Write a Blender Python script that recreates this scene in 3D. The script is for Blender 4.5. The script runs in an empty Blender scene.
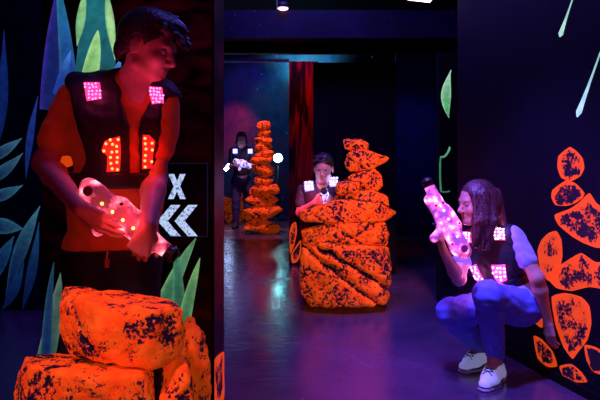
import bpy, bmesh, math, random
import numpy as np
from mathutils import Vector, Matrix, noise
from mathutils.bvhtree import BVHTree

scene = bpy.context.scene
COL = scene.collection
F, HY, CAMZ = 583.33, 155.0, 1.25
random.seed(7)


def at(px, py, Y):
    """a point of the room, Y metres into it, seen at this place of the 600x400 view"""
    return Vector(((px - 300) / F * Y, Y, CAMZ - (py - HY) / F * Y))


def V(*a):
    return Vector(a)


# ------------------------------------------------------------------ tagging
def tag(o, label=None, cat=None, group=None, kind=None):
    if label: o['label'] = label
    if cat: o['category'] = cat
    if group: o['group'] = group
    if kind: o['kind'] = kind
    return o


def empty(name, loc, label, cat, group=None):
    o = bpy.data.objects.new(name, None)
    o.location = loc
    o.empty_display_size = .1
    COL.objects.link(o)
    return tag(o, label, cat, group)


def link(name, me, mats, parent=None, smooth=True):
    for m in (mats if isinstance(mats, (list, tuple)) else [mats]):
        me.materials.append(m)
    o = bpy.data.objects.new(name, me)
    COL.objects.link(o)
    if smooth:
        me.polygons.foreach_set('use_smooth', [True] * len(me.polygons))
    if parent is not None:
        o.parent = parent
        # every mesh is written in room coordinates; undo the parent's own place
        if parent.type == 'EMPTY':
            o.matrix_parent_inverse = Matrix.Translation(parent.location).inverted()
    return o


def link_bm(name, bm, mats, parent=None, smooth=False):
    bmesh.ops.recalc_face_normals(bm, faces=bm.faces[:])
    me = bpy.data.meshes.new(name)
    bm.to_mesh(me)
    bm.free()
    return link(name, me, mats, parent, smooth)


# ------------------------------------------------------------------ materials
def new_mat(name):
    m = bpy.data.materials.new(name)
    m.use_nodes = True
    nt = m.node_tree
    b = nt.nodes['Principled BSDF']
    return m, nt, b


def nd(nt, t, **kw):
    n = nt.nodes.new(t)
    for k, v in kw.items():
        if k.startswith('i_'):
            key = k[2:]
            n.inputs[int(key) if key.isdigit() else key].default_value = v
        else:
            setattr(n, k, v)
    return n


def ramp(nt, stops, interp='LINEAR'):
    r = nt.nodes.new('ShaderNodeValToRGB')
    cr = r.color_ramp
    cr.interpolation = interp
    while len(cr.elements) > 1:
        cr.elements.remove(cr.elements[-1])
    cr.elements[0].position = stops[0][0]
    cr.elements[0].color = (*stops[0][1], 1) if len(stops[0][1]) == 3 else stops[0][1]
    for p, c in stops[1:]:
        e = cr.elements.new(p)
        e.color = (*c, 1) if len(c) == 3 else c
    return r


def simple(name, col, rough=.6, emit=None, es=0., spec=.5, var=.25, scale=30, bump=0., metal=0., sheen=0., sss=0.):
    """a plain surface with a little mottling of its own"""
    m, nt, b = new_mat(name)
    tc = nd(nt, 'ShaderNodeTexCoord')
    nz = nd(nt, 'ShaderNodeTexNoise', i_Scale=scale, i_Detail=4.)
    nt.links.new(tc.outputs['Object'], nz.inputs['Vector'])
    a = tuple(c * (1 - var) for c in col)
    c2 = tuple(min(1, c * (1 + var)) for c in col)
    r = ramp(nt, [(.3, a), (.7, c2)])
    nt.links.new(nz.outputs['Fac'], r.inputs['Fac'])
    nt.links.new(r.outputs['Color'], b.inputs['Base Color'])
    b.inputs['Roughness'].default_value = rough
    b.inputs['Specular IOR Level'].default_value = spec
    b.inputs['Metallic'].default_value = metal
    if sheen:
        b.inputs['Sheen Weight'].default_value = sheen
    if sss:
        b.inputs['Subsurface Weight'].default_value = sss
        b.inputs['Subsurface Radius'].default_value = (.02, .006, .004)
    if emit:
        b.inputs['Emission Color'].default_value = (*emit, 1)
        b.inputs['Emission Strength'].default_value = es
    if bump:
        bp = nd(nt, 'ShaderNodeBump', i_Strength=bump, i_Distance=.01)
        nt.links.new(nz.outputs['Fac'], bp.inputs['Height'])
        nt.links.new(bp.outputs['Normal'], b.inputs['Normal'])
    return m


ORANGE = (1.0, .155, .006)


def rock_mat(name, scale, fscale, wf, wb, delta, glow=.10, det=6.):
    """fluorescent orange paint dry-brushed over black stone"""
    m, nt, b = new_mat(name)
    L = nt.links.new
    tc = nd(nt, 'ShaderNodeTexCoord')
    big = nd(nt, 'ShaderNodeTexNoise', i_Scale=scale, i_Detail=3., i_Roughness=.55, i_Distortion=.6)
    fine = nd(nt, 'ShaderNodeTexNoise', i_Scale=fscale, i_Detail=det, i_Roughness=.72)
    L(tc.outputs['Object'], big.inputs['Vector'])
    L(tc.outputs['Object'], fine.inputs['Vector'])
    geo = nd(nt, 'ShaderNodeNewGeometry')
    # worn hollows keep the black ground coat, proud edges carry the paint
    pt = nd(nt, 'ShaderNodeMath', operation='MULTIPLY_ADD')
    L(geo.outputs['Pointiness'], pt.inputs[0]); pt.inputs[1].default_value = 2.4; pt.inputs[2].default_value = -1.2
    a = nd(nt, 'ShaderNodeMath', operation='MULTIPLY_ADD')
    L(fine.outputs['Fac'], a.inputs[0]); a.inputs[1].default_value = wf
    wbig = nd(nt, 'ShaderNodeMath', operation='MULTIPLY')
    L(big.outputs['Fac'], wbig.inputs[0]); wbig.inputs[1].default_value = wb
    L(wbig.outputs[0], a.inputs[2])
    c = nd(nt, 'ShaderNodeMath', operation='ADD')
    L(a.outputs[0], c.inputs[0]); L(pt.outputs[0], c.inputs[1])
    mk = ramp(nt, [(0, (0, 0, 0)), (1, (1, 1, 1))])
    mk.color_ramp.elements[0].position = .5 * (wf + wb) - delta - .04
    mk.color_ramp.elements[1].position = .5 * (wf + wb) - delta + .04
    L(c.outputs[0], mk.inputs['Fac'])
    tone = nd(nt, 'ShaderNodeTexNoise', i_Scale=scale * 2.3, i_Detail=2.)
    L(tc.outputs['Object'], tone.inputs['Vector'])
    orr = ramp(nt, [(.3, (1., .08, .003)), (.7, ORANGE)])
    L(tone.outputs['Fac'], orr.inputs['Fac'])
    mx = nd(nt, 'ShaderNodeMix', data_type='RGBA')
    L(mk.outputs['Color'], mx.inputs['Factor'])
    mx.inputs['A'].default_value = (.012, .004, .016, 1)
    L(orr.outputs['Color'], mx.inputs['B'])
    L(mx.outputs['Result'], b.inputs['Base Color'])
    L(mx.outputs['Result'], b.inputs['Emission Color'])
    b.inputs['Emission Strength'].default_value = glow
    b.inputs['Roughness'].default_value = .85
    b.inputs['Specular IOR Level'].default_value = .15
    bp = nd(nt, 'ShaderNodeBump', i_Strength=.5, i_Distance=.012)
    L(a.outputs[0], bp.inputs['Height'])
    L(bp.outputs['Normal'], b.inputs['Normal'])
    return m


def paint_mat(name, glow=.35, speckle=.0):
    """mural paint; its pigments sit in the colour attribute"""
    m, nt, b = new_mat(name)
    L = nt.links.new
    at_ = nd(nt, 'ShaderNodeVertexColor', layer_name='Col')
    tc = nd(nt, 'ShaderNodeTexCoord')
    nz = nd(nt, 'ShaderNodeTexNoise', i_Scale=22., i_Detail=5., i_Roughness=.65)
    L(tc.outputs['Object'], nz.inputs['Vector'])
    r = ramp(nt, [(.3, (.55, .55, .55)), (.65, (1, 1, 1))])
    L(nz.outputs['Fac'], r.inputs['Fac'])
    mx = nd(nt, 'ShaderNodeMix', data_type='RGBA', blend_type='MULTIPLY')
    mx.inputs['Factor'].default_value = 1
    L(at_.outputs['Color'], mx.inputs['A']); L(r.outputs['Color'], mx.inputs['B'])
    L(mx.outputs['Result'], b.inputs['Base Color'])
    L(mx.outputs['Result'], b.inputs['Emission Color'])
    b.inputs['Emission Strength'].default_value = glow
    b.inputs['Roughness'].default_value = .6
    return m


def rock_paint_mat(name, glow=.3):
    """painted rocks: solid orange outline, orange speckle over black inside ('Col' red channel = 0 rim, 1 middle)"""
    m, nt, b = new_mat(name)
    L = nt.links.new
    at_ = nd(nt, 'ShaderNodeVertexColor', layer_name='Col')
    sp = nd(nt, 'ShaderNodeSeparateColor')
    L(at_.outputs['Color'], sp.inputs['Color'])
    tc = nd(nt, 'ShaderNodeTexCoord')
    nz = nd(nt, 'ShaderNodeTexNoise', i_Scale=62., i_Detail=3., i_Roughness=.7)
    nb = nd(nt, 'ShaderNodeTexNoise', i_Scale=11., i_Detail=2.)
    L(tc.outputs['Object'], nz.inputs['Vector']); L(tc.outputs['Object'], nb.inputs['Vector'])
    a = nd(nt, 'ShaderNodeMath', operation='MULTIPLY_ADD')
    L(nb.outputs['Fac'], a.inputs[0]); a.inputs[1].default_value = .9; L(nz.outputs['Fac'], a.inputs[2])
    s = nd(nt, 'ShaderNodeMath', operation='MULTIPLY_ADD')
    L(sp.outputs['Red'], s.inputs[0]); s.inputs[1].default_value = -.62; L(a.outputs[0], s.inputs[2])
    mk = ramp(nt, [(.43, (0, 0, 0)), (.52, (1, 1, 1))])
    L(s.outputs[0], mk.inputs['Fac'])
    mx = nd(nt, 'ShaderNodeMix', data_type='RGBA')
    L(mk.outputs['Color'], mx.inputs['Factor'])
    mx.inputs['A'].default_value = (.006, .002, .012, 1)
    mx.inputs['B'].default_value = (1, .08, .003, 1)
    L(mx.outputs['Result'], b.inputs['Base Color']); L(mx.outputs['Result'], b.inputs['Emission Color'])
    b.inputs['Emission Strength'].default_value = glow
    b.inputs['Roughness'].default_value = .6
    return m


def wall_mat(name, col, rough=.45, streak=None, stars=None, scale=6.):
    m, nt, b = new_mat(name)
    L = nt.links.new
    tc = nd(nt, 'ShaderNodeTexCoord')
    nz = nd(nt, 'ShaderNodeTexNoise', i_Scale=scale, i_Detail=6., i_Roughness=.6)
    L(tc.outputs['Object'], nz.inputs['Vector'])
    r = ramp(nt, [(.3, tuple(c * .5 for c in col)), (.7, tuple(c * 1.4 for c in col))])
    L(nz.outputs['Fac'], r.inputs['Fac'])
    out = r.outputs['Color']
    if streak:                                     # colour streaks: nebula mural on the back wall, elsewhere painted-in red light
        mp = nd(nt, 'ShaderNodeMapping')
        mp.inputs['Scale'].default_value = streak[1]
        mp.inputs['Rotation'].default_value = (0, streak[2], 0)
        L(tc.outputs['Object'], mp.inputs['Vector'])
        n2 = nd(nt, 'ShaderNodeTexNoise', i_Scale=1., i_Detail=4., i_Distortion=1.)
        L(mp.outputs['Vector'], n2.inputs['Vector'])
        r2 = ramp(nt, [(.45, (0, 0, 0)), (.72, (1, 1, 1))])
        L(n2.outputs['Fac'], r2.inputs['Fac'])
        mx = nd(nt, 'ShaderNodeMix', data_type='RGBA')
        L(r2.outputs['Color'], mx.inputs['Factor']); L(out, mx.inputs['A'])
        mx.inputs['B'].default_value = (*streak[0], 1)
        out = mx.outputs['Result']
    if stars:                                      # spattered dots of fluorescent paint
        vo = nd(nt, 'ShaderNodeTexVoronoi', i_Scale=stars[0])
        L(tc.outputs['Object'], vo.inputs['Vector'])
        sm = nd(nt, 'ShaderNodeSeparateColor')
        L(vo.outputs['Color'], sm.inputs['Color'])
        th = nd(nt, 'ShaderNodeMath', operation='MULTIPLY')
        L(sm.outputs['Red'], th.inputs[0]); th.inputs[1].default_value = stars[1]
        lt = nd(nt, 'ShaderNodeMath', operation='LESS_THAN')
        L(vo.outputs['Distance'], lt.inputs[0]); L(th.outputs[0], lt.inputs[1])
        mx2 = nd(nt, 'ShaderNodeMix', data_type='RGBA')
        L(lt.outputs[0], mx2.inputs['Factor']); L(out, mx2.inputs['A'])
        mx2.inputs['B'].default_value = (*stars[2], 1)
        out = mx2.outputs['Result']
        em = nd(nt, 'ShaderNodeMath', operation='MULTIPLY')
        L(lt.outputs[0], em.inputs[0]); em.inputs[1].default_value = stars[3]
        b.inputs['Emission Color'].default_value = (*stars[2], 1)
        L(em.outputs[0], b.inputs['Emission Strength'])
    L(out, b.inputs['Base Color'])
    b.inputs['Roughness'].default_value = rough
    b.inputs['Specular IOR Level'].default_value = .2
    return m


def floor_mat():
    m, nt, b = new_mat('dark_sealed_concrete')
    L = nt.links.new
    tc = nd(nt, 'ShaderNodeTexCoord')
    n1 = nd(nt, 'ShaderNodeTexNoise', i_Scale=1.6, i_Detail=8., i_Roughness=.65)
    n2 = nd(nt, 'ShaderNodeTexNoise', i_Scale=24., i_Detail=6., i_Roughness=.7)
    L(tc.outputs['Object'], n1.inputs['Vector']); L(tc.outputs['Object'], n2.inputs['Vector'])
    r = ramp(nt, [(.3, (.055, .03, .065)), (.7, (.11, .055, .12))])
    L(n1.outputs['Fac'], r.inputs['Fac']); L(r.outputs['Color'], b.inputs['Base Color'])
    r2 = ramp(nt, [(.35, (.15, .15, .15)), (.7, (.33, .33, .33))])
    L(n1.outputs['Fac'], r2.inputs['Fac']); L(r2.outputs['Color'], b.inputs['Roughness'])
    mp = nd(nt, 'ShaderNodeMapping'); mp.inputs['Scale'].default_value = (1.2, 3.5, 1)
    L(tc.outputs['Object'], mp.inputs['Vector'])
    n3 = nd(nt, 'ShaderNodeTexNoise', i_Scale=5., i_Detail=5.)
    L(mp.outputs['Vector'], n3.inputs['Vector'])
    ad = nd(nt, 'ShaderNodeMath', operation='MULTIPLY_ADD')
    L(n2.outputs['Fac'], ad.inputs[0]); ad.inputs[1].default_value = .25; L(n3.outputs['Fac'], ad.inputs[2])
    bp = nd(nt, 'ShaderNodeBump', i_Strength=.2, i_Distance=.01)
    L(ad.outputs[0], bp.inputs['Height']); L(bp.outputs['Normal'], b.inputs['Normal'])
    b.inputs['Specular IOR Level'].default_value = .55
    return m


M = {}
M['floor'] = floor_mat()
M['ceiling'] = wall_mat('black_ceiling_paint', (.01, .009, .03), .7)
M['panel'] = wall_mat('midnight_panel_paint', (.008, .004, .018), .45, streak=((.16, .006, .05), (3.5, 3., 9.), .5))  # streaks are red light on the gloss, painted into the colour
M['left'] = wall_mat('midnight_wall_paint', (.008, .010, .05), .5)
M['right'] = wall_mat('near_black_wall_paint', (.0016, .0012, .0075), .65)
M['black'] = wall_mat('matt_black_board', (.0016, .0012, .003), .6)
M['beam'] = wall_mat('speckled_blue_soffit', (.005, .0045, .020), .5, stars=(26., .06, (.2, .3, .75), .35))
M['back'] = wall_mat('starry_wall_paint', (.016, .022, .075), .6, streak=((.07, .02, .05), (1.3, 1., 1.3), .3),
                     stars=(11., .055, (.35, .5, 1.), 1.2))
M['red_sheen'] = wall_mat('dark_gloss_with_red_streaks', (.012, .004, .010), .25, streak=((.35, .012, .012), (14., 4., 1.8), .12))  # red reflections put into the colour as upright streaks
M['leaf'] = paint_mat('fluorescent_leaf_paint', .85)
M['leaf_dim'] = paint_mat('dim_leaf_paint', .34)  # same leaf paint with a weaker glow
M['rockpaint'] = rock_paint_mat('fluorescent_rock_mural_paint', .6)
M['rock_near'] = rock_mat('orange_dry_brushed_stone', 9., 95., 1., 1., .03, .20)
M['rock_mid'] = rock_mat('orange_flecked_stone', 7., 46., 1., .6, .012, .24, 3.)
M['rock_far'] = rock_mat('orange_stone_of_the_tower', 7., 30., 1., .6, .05, .12, 3.)
M['skin'] = simple('skin', (.62, .33, .25), .5, sss=.08, var=.08, scale=60)
M['lip'] = simple('lip', (.50, .16, .15), .45, var=.1)
M['eyewhite'] = simple('eye_white', (.30, .28, .28), .2, var=.03)
M['iris'] = simple('dark_iris', (.05, .03, .03), .15)
def hair_mat(name, col):
    m, nt, b = new_mat(name)
    L = nt.links.new
    tc = nd(nt, 'ShaderNodeTexCoord')
    mp = nd(nt, 'ShaderNodeMapping'); mp.inputs['Scale'].default_value = (110, 110, 9)
    nz = nd(nt, 'ShaderNodeTexNoise', i_Scale=1., i_Detail=3.)
    L(tc.outputs['Object'], mp.inputs['Vector']); L(mp.outputs['Vector'], nz.inputs['Vector'])
    r = ramp(nt, [(.35, tuple(c * .35 for c in col)), (.65, tuple(c * 1.6 for c in col))])
    L(nz.outputs['Fac'], r.inputs['Fac']); L(r.outputs['Color'], b.inputs['Base Color'])
    bp = nd(nt, 'ShaderNodeBump', i_Strength=.6, i_Distance=.006)
    L(nz.outputs['Fac'], bp.inputs['Height']); L(bp.outputs['Normal'], b.inputs['Normal'])
    b.inputs['Roughness'].default_value = .42
    return m


M['hair_dark'] = simple('dark_brown_hair', (.035, .024, .03), .45, spec=.6, var=.5, scale=90, bump=.4)
M['hair_red'] = hair_mat('auburn_hair', (.075, .024, .032))
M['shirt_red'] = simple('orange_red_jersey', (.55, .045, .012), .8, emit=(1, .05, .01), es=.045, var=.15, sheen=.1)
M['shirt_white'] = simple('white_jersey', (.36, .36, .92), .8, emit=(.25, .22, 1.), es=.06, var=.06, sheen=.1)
M['shirt_black'] = simple('dark_jersey', (.05, .045, .06), .8, var=.2)
M['vest'] = simple('dark_navy_vest_fabric', (.014, .011, .026), .6, var=.35, scale=60, bump=.25)
M['belt'] = simple('black_webbing', (.008, .007, .012), .55, var=.3, scale=90)
M['trousers_black'] = simple('black_trouser_cloth', (.006, .005, .008), .75, var=.3, scale=40)
M['denim'] = simple('pale_blue_denim', (.12, .17, .80), .8, var=.16, scale=55, bump=.15)
M['denim_dark'] = simple('dark_blue_denim', (.03, .035, .11), .8, var=.25, scale=40)
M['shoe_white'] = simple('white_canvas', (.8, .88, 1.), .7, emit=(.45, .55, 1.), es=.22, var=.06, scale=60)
M['shoe_sole'] = simple('white_rubber', (.62, .6, .7), .5, var=.05)
M['shoe_dark'] = simple('dark_canvas', (.02, .02, .035), .7, var=.1)
M['lace'] = simple('dark_lace', (.02, .02, .05), .7)
M['black_plastic'] = simple('black_plastic', (.012, .011, .014), .35, var=.15)
M['metal'] = simple('brushed_metal', (.5, .45, .42), .3, metal=1.)
M['wood'] = simple('dark_lamp_housing', (.02, .018, .024), .5)


def glow(name, col, s):
    return simple(name, col, .4, emit=col, es=s, var=.03)


M['led_pink'] = glow('pink_led', (1, .12, .35), 5.5)
M['led_pinkplate'] = simple('pink_led_diffuser', (.7, .08, .25), .4, emit=(1, .05, .25), es=1.2)
M['led_red'] = glow('amber_red_led', (1, .17, .03), 5.)
M['led_redplate'] = simple('red_led_diffuser', (.7, .04, .03), .4, emit=(1, .015, .02), es=.8)
M['led_mag'] = glow('magenta_white_led', (1, .5, .82), 6.)
M['led_magplate'] = simple('magenta_led_diffuser', (.8, .2, .5), .4, emit=(1, .06, .35), es=1.0)
M['led_blue'] = glow('blue_white_led', (.5, .42, 1.), 4.)
M['led_blueplate'] = simple('blue_led_diffuser', (.3, .3, .8), .4, emit=(.3, .22, 1.), es=1.4)
M['led_amber'] = glow('amber_led', (1, .38, .07), 7.)


def shell_mat(name, col, e, e2, es):
    """milky plastic shell lit from inside by its own diodes: bright over the diodes, dim over ribs and wiring"""
    m, nt, b = new_mat(name)
    L = nt.links.new
    tc = nd(nt, 'ShaderNodeTexCoord')
    vo = nd(nt, 'ShaderNodeTexVoronoi', i_Scale=24., feature='SMOOTH_F1')
    nz = nd(nt, 'ShaderNodeTexNoise', i_Scale=34., i_Detail=5., i_Roughness=.7)
    L(tc.outputs['Object'], vo.inputs['Vector']); L(tc.outputs['Object'], nz.inputs['Vector'])
    ad = nd(nt, 'ShaderNodeMath', operation='MULTIPLY_ADD')
    L(vo.outputs['Distance'], ad.inputs[0]); ad.inputs[1].default_value = -.9; L(nz.outputs['Fac'], ad.inputs[2])
    r = ramp(nt, [(.0, tuple(c * .12 for c in e)), (.22, e), (.42, e2)])
    L(ad.outputs[0], r.inputs['Fac'])
    L(r.outputs['Color'], b.inputs['Emission Color'])
    b.inputs['Emission Strength'].default_value = es
    b.inputs['Base Color'].default_value = (*col, 1)
    b.inputs['Roughness'].default_value = .2
    bp = nd(nt, 'ShaderNodeBump', i_Strength=.3, i_Distance=.004)
    L(nz.outputs['Fac'], bp.inputs['Height']); L(bp.outputs['Normal'], b.inputs['Normal'])
    return m


M['shell_pink'] = shell_mat('milky_pink_shell', (.4, .2, .28), (.80, .07, .13), (1., .45, .54), 1.6)
M['shell_mag'] = shell_mat('milky_magenta_shell', (.4, .2, .35), (.95, .10, .48), (1., .6, .86), 2.1)
M['shell_blue'] = shell_mat('milky_white_shell', (.5, .5, .7), (.4, .32, 1.), (.8, .75, 1.), 1.8)
def scuffed_sign():
    m, nt, b = new_mat('scuffed_white_sign_paint')
    L = nt.links.new
    tc = nd(nt, 'ShaderNodeTexCoord')
    nz = nd(nt, 'ShaderNodeTexNoise', i_Scale=70., i_Detail=5., i_Roughness=.75)
    L(tc.outputs['Object'], nz.inputs['Vector'])
    r = ramp(nt, [(.38, (.03, .06, .30)), (.52, (.55, .72, 1.))])
    L(nz.outputs['Fac'], r.inputs['Fac'])
    L(r.outputs['Color'], b.inputs['Base Color']); L(r.outputs['Color'], b.inputs['Emission Color'])
    b.inputs['Emission Strength'].default_value = .95
    return m


M['sign_white'] = scuffed_sign()
M['sign_board'] = wall_mat('sign_board_paint', (.005, .006, .03), .4)
M['sign_edge'] = simple('blue_sign_edge', (.03, .05, .22), .4, emit=(.05, .09, .5), es=.05)

# ------------------------------------------------------------------ distance-field modelling
BIG = .08


def caps(a, b, ra, rb=None, k=.02, n=None, s=1.):
    return ['c', Vector(a), Vector(b), ra, ra if rb is None else rb, k, Vector(n).normalized() if n is not None else None, s]


def ell(c, r, R=None, k=.02):
    return ['e', Vector(c), tuple(r), R if R is not None else Matrix.Identity(3), k]


def grown(prims, g, k=None):
    out = []
    for p in prims:
        q = list(p)
        if q[0] == 'c':
            q[3] += g; q[4] += g
            if k is not None: q[5] = k
        else:
            q[2] = tuple(x + g for x in q[2])
            if k is not None: q[4] = k
        out.append(q)
    return out


def bounds(p, pad=0.):
    if p[0] == 'c':
        e = max(p[3], p[4]) * max(1., p[7]) + pad
        lo = [min(p[1][i], p[2][i]) - e for i in range(3)]
        hi = [max(p[1][i], p[2][i]) + e for i in range(3)]
    else:
        e = max(p[2]) + pad
        lo = [p[1][i] - e for i in range(3)]; hi = [p[1][i] + e for i in range(3)]
    return np.array(lo), np.array(hi)


def dist(p, X, Y, Z):
    if p[0] == 'c':
        a, b = np.array(p[1]), np.array(p[2])
        if p[6] is not None:
            n, s = np.array(p[6]), p[7]
            c = (a + b) / 2
            f = (1. / s - 1.)
            t = ((X - c[0]) * n[0] + (Y - c[1]) * n[1] + (Z - c[2]) * n[2]) * f
            X, Y, Z = X + n[0] * t, Y + n[1] * t, Z + n[2] * t
            a = a + n * (np.dot(a - c, n) * f); b = b + n * (np.dot(b - c, n) * f)
        ab = b - a
        l2 = max(1e-9, float(ab @ ab))
        t = np.clip(((X - a[0]) * ab[0] + (Y - a[1]) * ab[1] + (Z - a[2]) * ab[2]) / l2, 0, 1)
        d = np.sqrt((X - a[0] - t * ab[0]) ** 2 + (Y - a[1] - t * ab[1]) ** 2 + (Z - a[2] - t * ab[2]) ** 2) - (p[3] + (p[4] - p[3]) * t)
        return d * min(1., p[7]) if p[6] is not None else d
    R = np.array(p[3]); r = p[2]; c = p[1]
    dx, dy, dz = X - c[0], Y - c[1], Z - c[2]
    u = R[0, 0] * dx + R[1, 0] * dy + R[2, 0] * dz
    v = R[0, 1] * dx + R[1, 1] * dy + R[2, 1] * dz
    w = R[0, 2] * dx + R[1, 2] * dy + R[2, 2] * dz
    k0 = np.sqrt((u / r[0]) ** 2 + (v / r[1]) ** 2 + (w / r[2]) ** 2)
    k1 = np.sqrt((u / r[0] ** 2) ** 2 + (v / r[1] ** 2) ** 2 + (w / r[2] ** 2) ** 2) + 1e-9
    return k0 * (k0 - 1) / k1


def field_mesh(name, prims, h, cuts=(), planes=(), wrinkle=None):
    """one continuous skin around prims (smooth union), minus cuts, clipped by planes (point, outward normal)"""
    lo = np.min([bounds(p, .02)[0] for p in prims], 0)
    hi = np.max([bounds(p, .02)[1] for p in prims], 0)
    N = np.ceil((hi - lo) / h).astype(int) + 2
    ax = [(lo[i] + h * np.arange(N[i])).astype(np.float32) for i in range(3)]
    D = np.full(N, BIG, np.float32)

    def sl(p, pad):
        a, b = bounds(p, pad)
        i0 = np.clip(((a - lo) / h).astype(int), 0, N); i1 = np.clip(((b - lo) / h).astype(int) + 2, 0, N)
        return tuple(slice(i0[i], i1[i]) for i in range(3))
    for p in prims:
        k = p[5] if p[0] == 'c' else p[4]
        s = sl(p, max(k, 2 * h) + .005)
        x, y, z = ax[0][s[0]][:, None, None], ax[1][s[1]][None, :, None], ax[2][s[2]][None, None, :]
        if 0 in (x.size, y.size, z.size): continue
        d = dist(p, x, y, z).astype(np.float32)
        A = D[s]
        hh = np.maximum(k - np.abs(A - d), 0) / max(k, 1e-6)
        D[s] = np.minimum(A, d) - hh * hh * k * .25
    for p in cuts:
        k = p[5] if p[0] == 'c' else p[4]
        s = sl(p, k + 2 * h + .005)
        x, y, z = ax[0][s[0]][:, None, None], ax[1][s[1]][None, :, None], ax[2][s[2]][None, None, :]
        if 0 in (x.size, y.size, z.size): continue
        d = -dist(p, x, y, z).astype(np.float32)
        A = D[s]
        hh = np.maximum(k - np.abs(A - d), 0) / max(k, 1e-6)
        D[s] = np.maximum(A, d) + hh * hh * k * .25
    X, Y, Z = ax[0][:, None, None], ax[1][None, :, None], ax[2][None, None, :]
    if wrinkle:
        amp, f = wrinkle
        w = np.sin(f * (X * 1.1 + Z * .9 + .03 * np.sin(Y * f * .6))) * np.sin(f * (Z * .8 - X * .5 + Y * .7) + 1.3) + .5 * np.sin(f * 1.9 * (Z + .35 * X) + 2 * np.sin(f * .7 * X))
        D += (amp * w).astype(np.float32)
    for pt, n in planes:
        n = Vector(n).normalized()
        D = np.maximum(D, ((X - pt[0]) * n[0] + (Y - pt[1]) * n[1] + (Z - pt[2]) * n[2]).astype(np.float32))
    D[0], D[-1], D[:, 0], D[:, -1], D[:, :, 0], D[:, :, -1] = (BIG,) * 6
    S = D < 0
    Cn = [(i, j, k) for i in (0, 1) for j in (0, 1) for k in (0, 1)]
    n1 = N - 1
    cnt = np.zeros(n1, np.int8)
    for i, j, k in Cn:
        cnt += S[i:i + n1[0], j:j + n1[1], k:k + n1[2]]
    act = np.argwhere((cnt > 0) & (cnt < 8))
    ids = np.full(n1, -1, np.int64)
    ids[act[:, 0], act[:, 1], act[:, 2]] = np.arange(len(act))
    val = [D[act[:, 0] + i, act[:, 1] + j, act[:, 2] + k] for i, j, k in Cn]
    pos = np.zeros((len(act), 3)); num = np.zeros(len(act))
    for e0 in range(8):
        for e1 in range(e0 + 1, 8):
            c0, c1 = np.array(Cn[e0]), np.array(Cn[e1])
            if abs(c0 - c1).sum() != 1: continue
            a, b = val[e0], val[e1]
            mk = (a < 0) != (b < 0)
            t = np.where(mk, a / np.where(mk, a - b, 1), 0)
            pos += np.where(mk[:, None], c0 + t[:, None] * (c1 - c0), 0); num += mk
    pos = (act + pos / num[:, None]) * h + lo
    faces = []
    for axis in range(3):
        u, w = (axis + 1) % 3, (axis + 2) % 3
        a = [slice(None)] * 3; b = [slice(None)] * 3
        a[axis] = slice(0, -1); b[axis] = slice(1, None)
        s0, s1 = S[tuple(a)], S[tuple(b)]
        for flip in (0, 1):
            E = np.argwhere((s0 & ~s1) if not flip else (~s0 & s1))
            E = E[(E[:, u] > 0) & (E[:, w] > 0) & (E[:, u] < n1[u]) & (E[:, w] < n1[w])]
            q = []
            for du, dw in ((-1, -1), (0, -1), (0, 0), (-1, 0)):
                c = E.copy(); c[:, u] += du; c[:, w] += dw
                q.append(ids[c[:, 0], c[:, 1], c[:, 2]])
            q = np.stack(q, 1)
            faces.append(q[:, ::-1] if flip else q)
    faces = np.concatenate(faces)
    faces = faces[(faces >= 0).all(1)]
    me = bpy.data.meshes.new(name)
    me.vertices.add(len(pos)); me.vertices.foreach_set('co', pos.astype(np.float32).ravel())
    me.loops.add(len(faces) * 4); me.loops.foreach_set('vertex_index', faces.astype(np.int32).ravel())
    me.polygons.add(len(faces))
    me.polygons.foreach_set('loop_start', np.arange(len(faces), dtype=np.int32) * 4)
    me.update(calc_edges=True)
    me.validate()
    return me


def rot_frame(fwd, up):
    x = Vector(fwd).normalized()
    y = Vector(up).cross(x).normalized()
    z = x.cross(y)
    return Matrix((x, y, z)).transposed()      # columns: forward, left, up


# ------------------------------------------------------------------ simple solids
def add_box(bm, lo, hi, R=None, c=None, mi=0):
    vs = [bm.verts.new((x, y, z)) for x in (lo[0], hi[0]) for y in (lo[1], hi[1]) for z in (lo[2], hi[2])]
    if R is not None:
        for v in vs: v.co = R @ v.co + (c or Vector())
    fs = [(0, 1, 3, 2), (4, 6, 7, 5), (0, 4, 5, 1), (2, 3, 7, 6), (0, 2, 6, 4), (1, 5, 7, 3)]
    for f in fs:
        bm.faces.new([vs[i] for i in f]).material_index = mi
    return vs


def add_prism(bm, pts, off, mi=0):
    """a polygon of room points given a thickness vector"""
    a = [bm.verts.new(p) for p in pts]; b = [bm.verts.new(Vector(p) + off) for p in pts]
    bm.faces.new(a).material_index = mi; bm.faces.new(b[::-1]).material_index = mi
    for i in range(len(a)):
        j = (i + 1) % len(a)
        bm.faces.new((a[i], b[i], b[j], a[j])).material_index = mi


def add_rod(bm, a, b, ra, rb=None, seg=12, mi=0, cap=True):
    a, b = Vector(a), Vector(b); rb = ra if rb is None else rb
    d = (b - a).normalized()
    u = d.orthogonal().normalized(); w = d.cross(u)
    A = [bm.verts.new(a + (u * math.cos(t) + w * math.sin(t)) * ra) for t in [2 * math.pi * i / seg for i in range(seg)]]
    B = [bm.verts.new(b + (u * math.cos(t) + w * math.sin(t)) * rb) for t in [2 * math.pi * i / seg for i in range(seg)]]
    for i in range(seg):
        f = bm.faces.new((A[i], A[(i + 1) % seg], B[(i + 1) % seg], B[i])); f.material_index = mi; f.smooth = True
    if cap:
        bm.faces.new(A[::-1]).material_index = mi; bm.faces.new(B).material_index = mi


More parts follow.
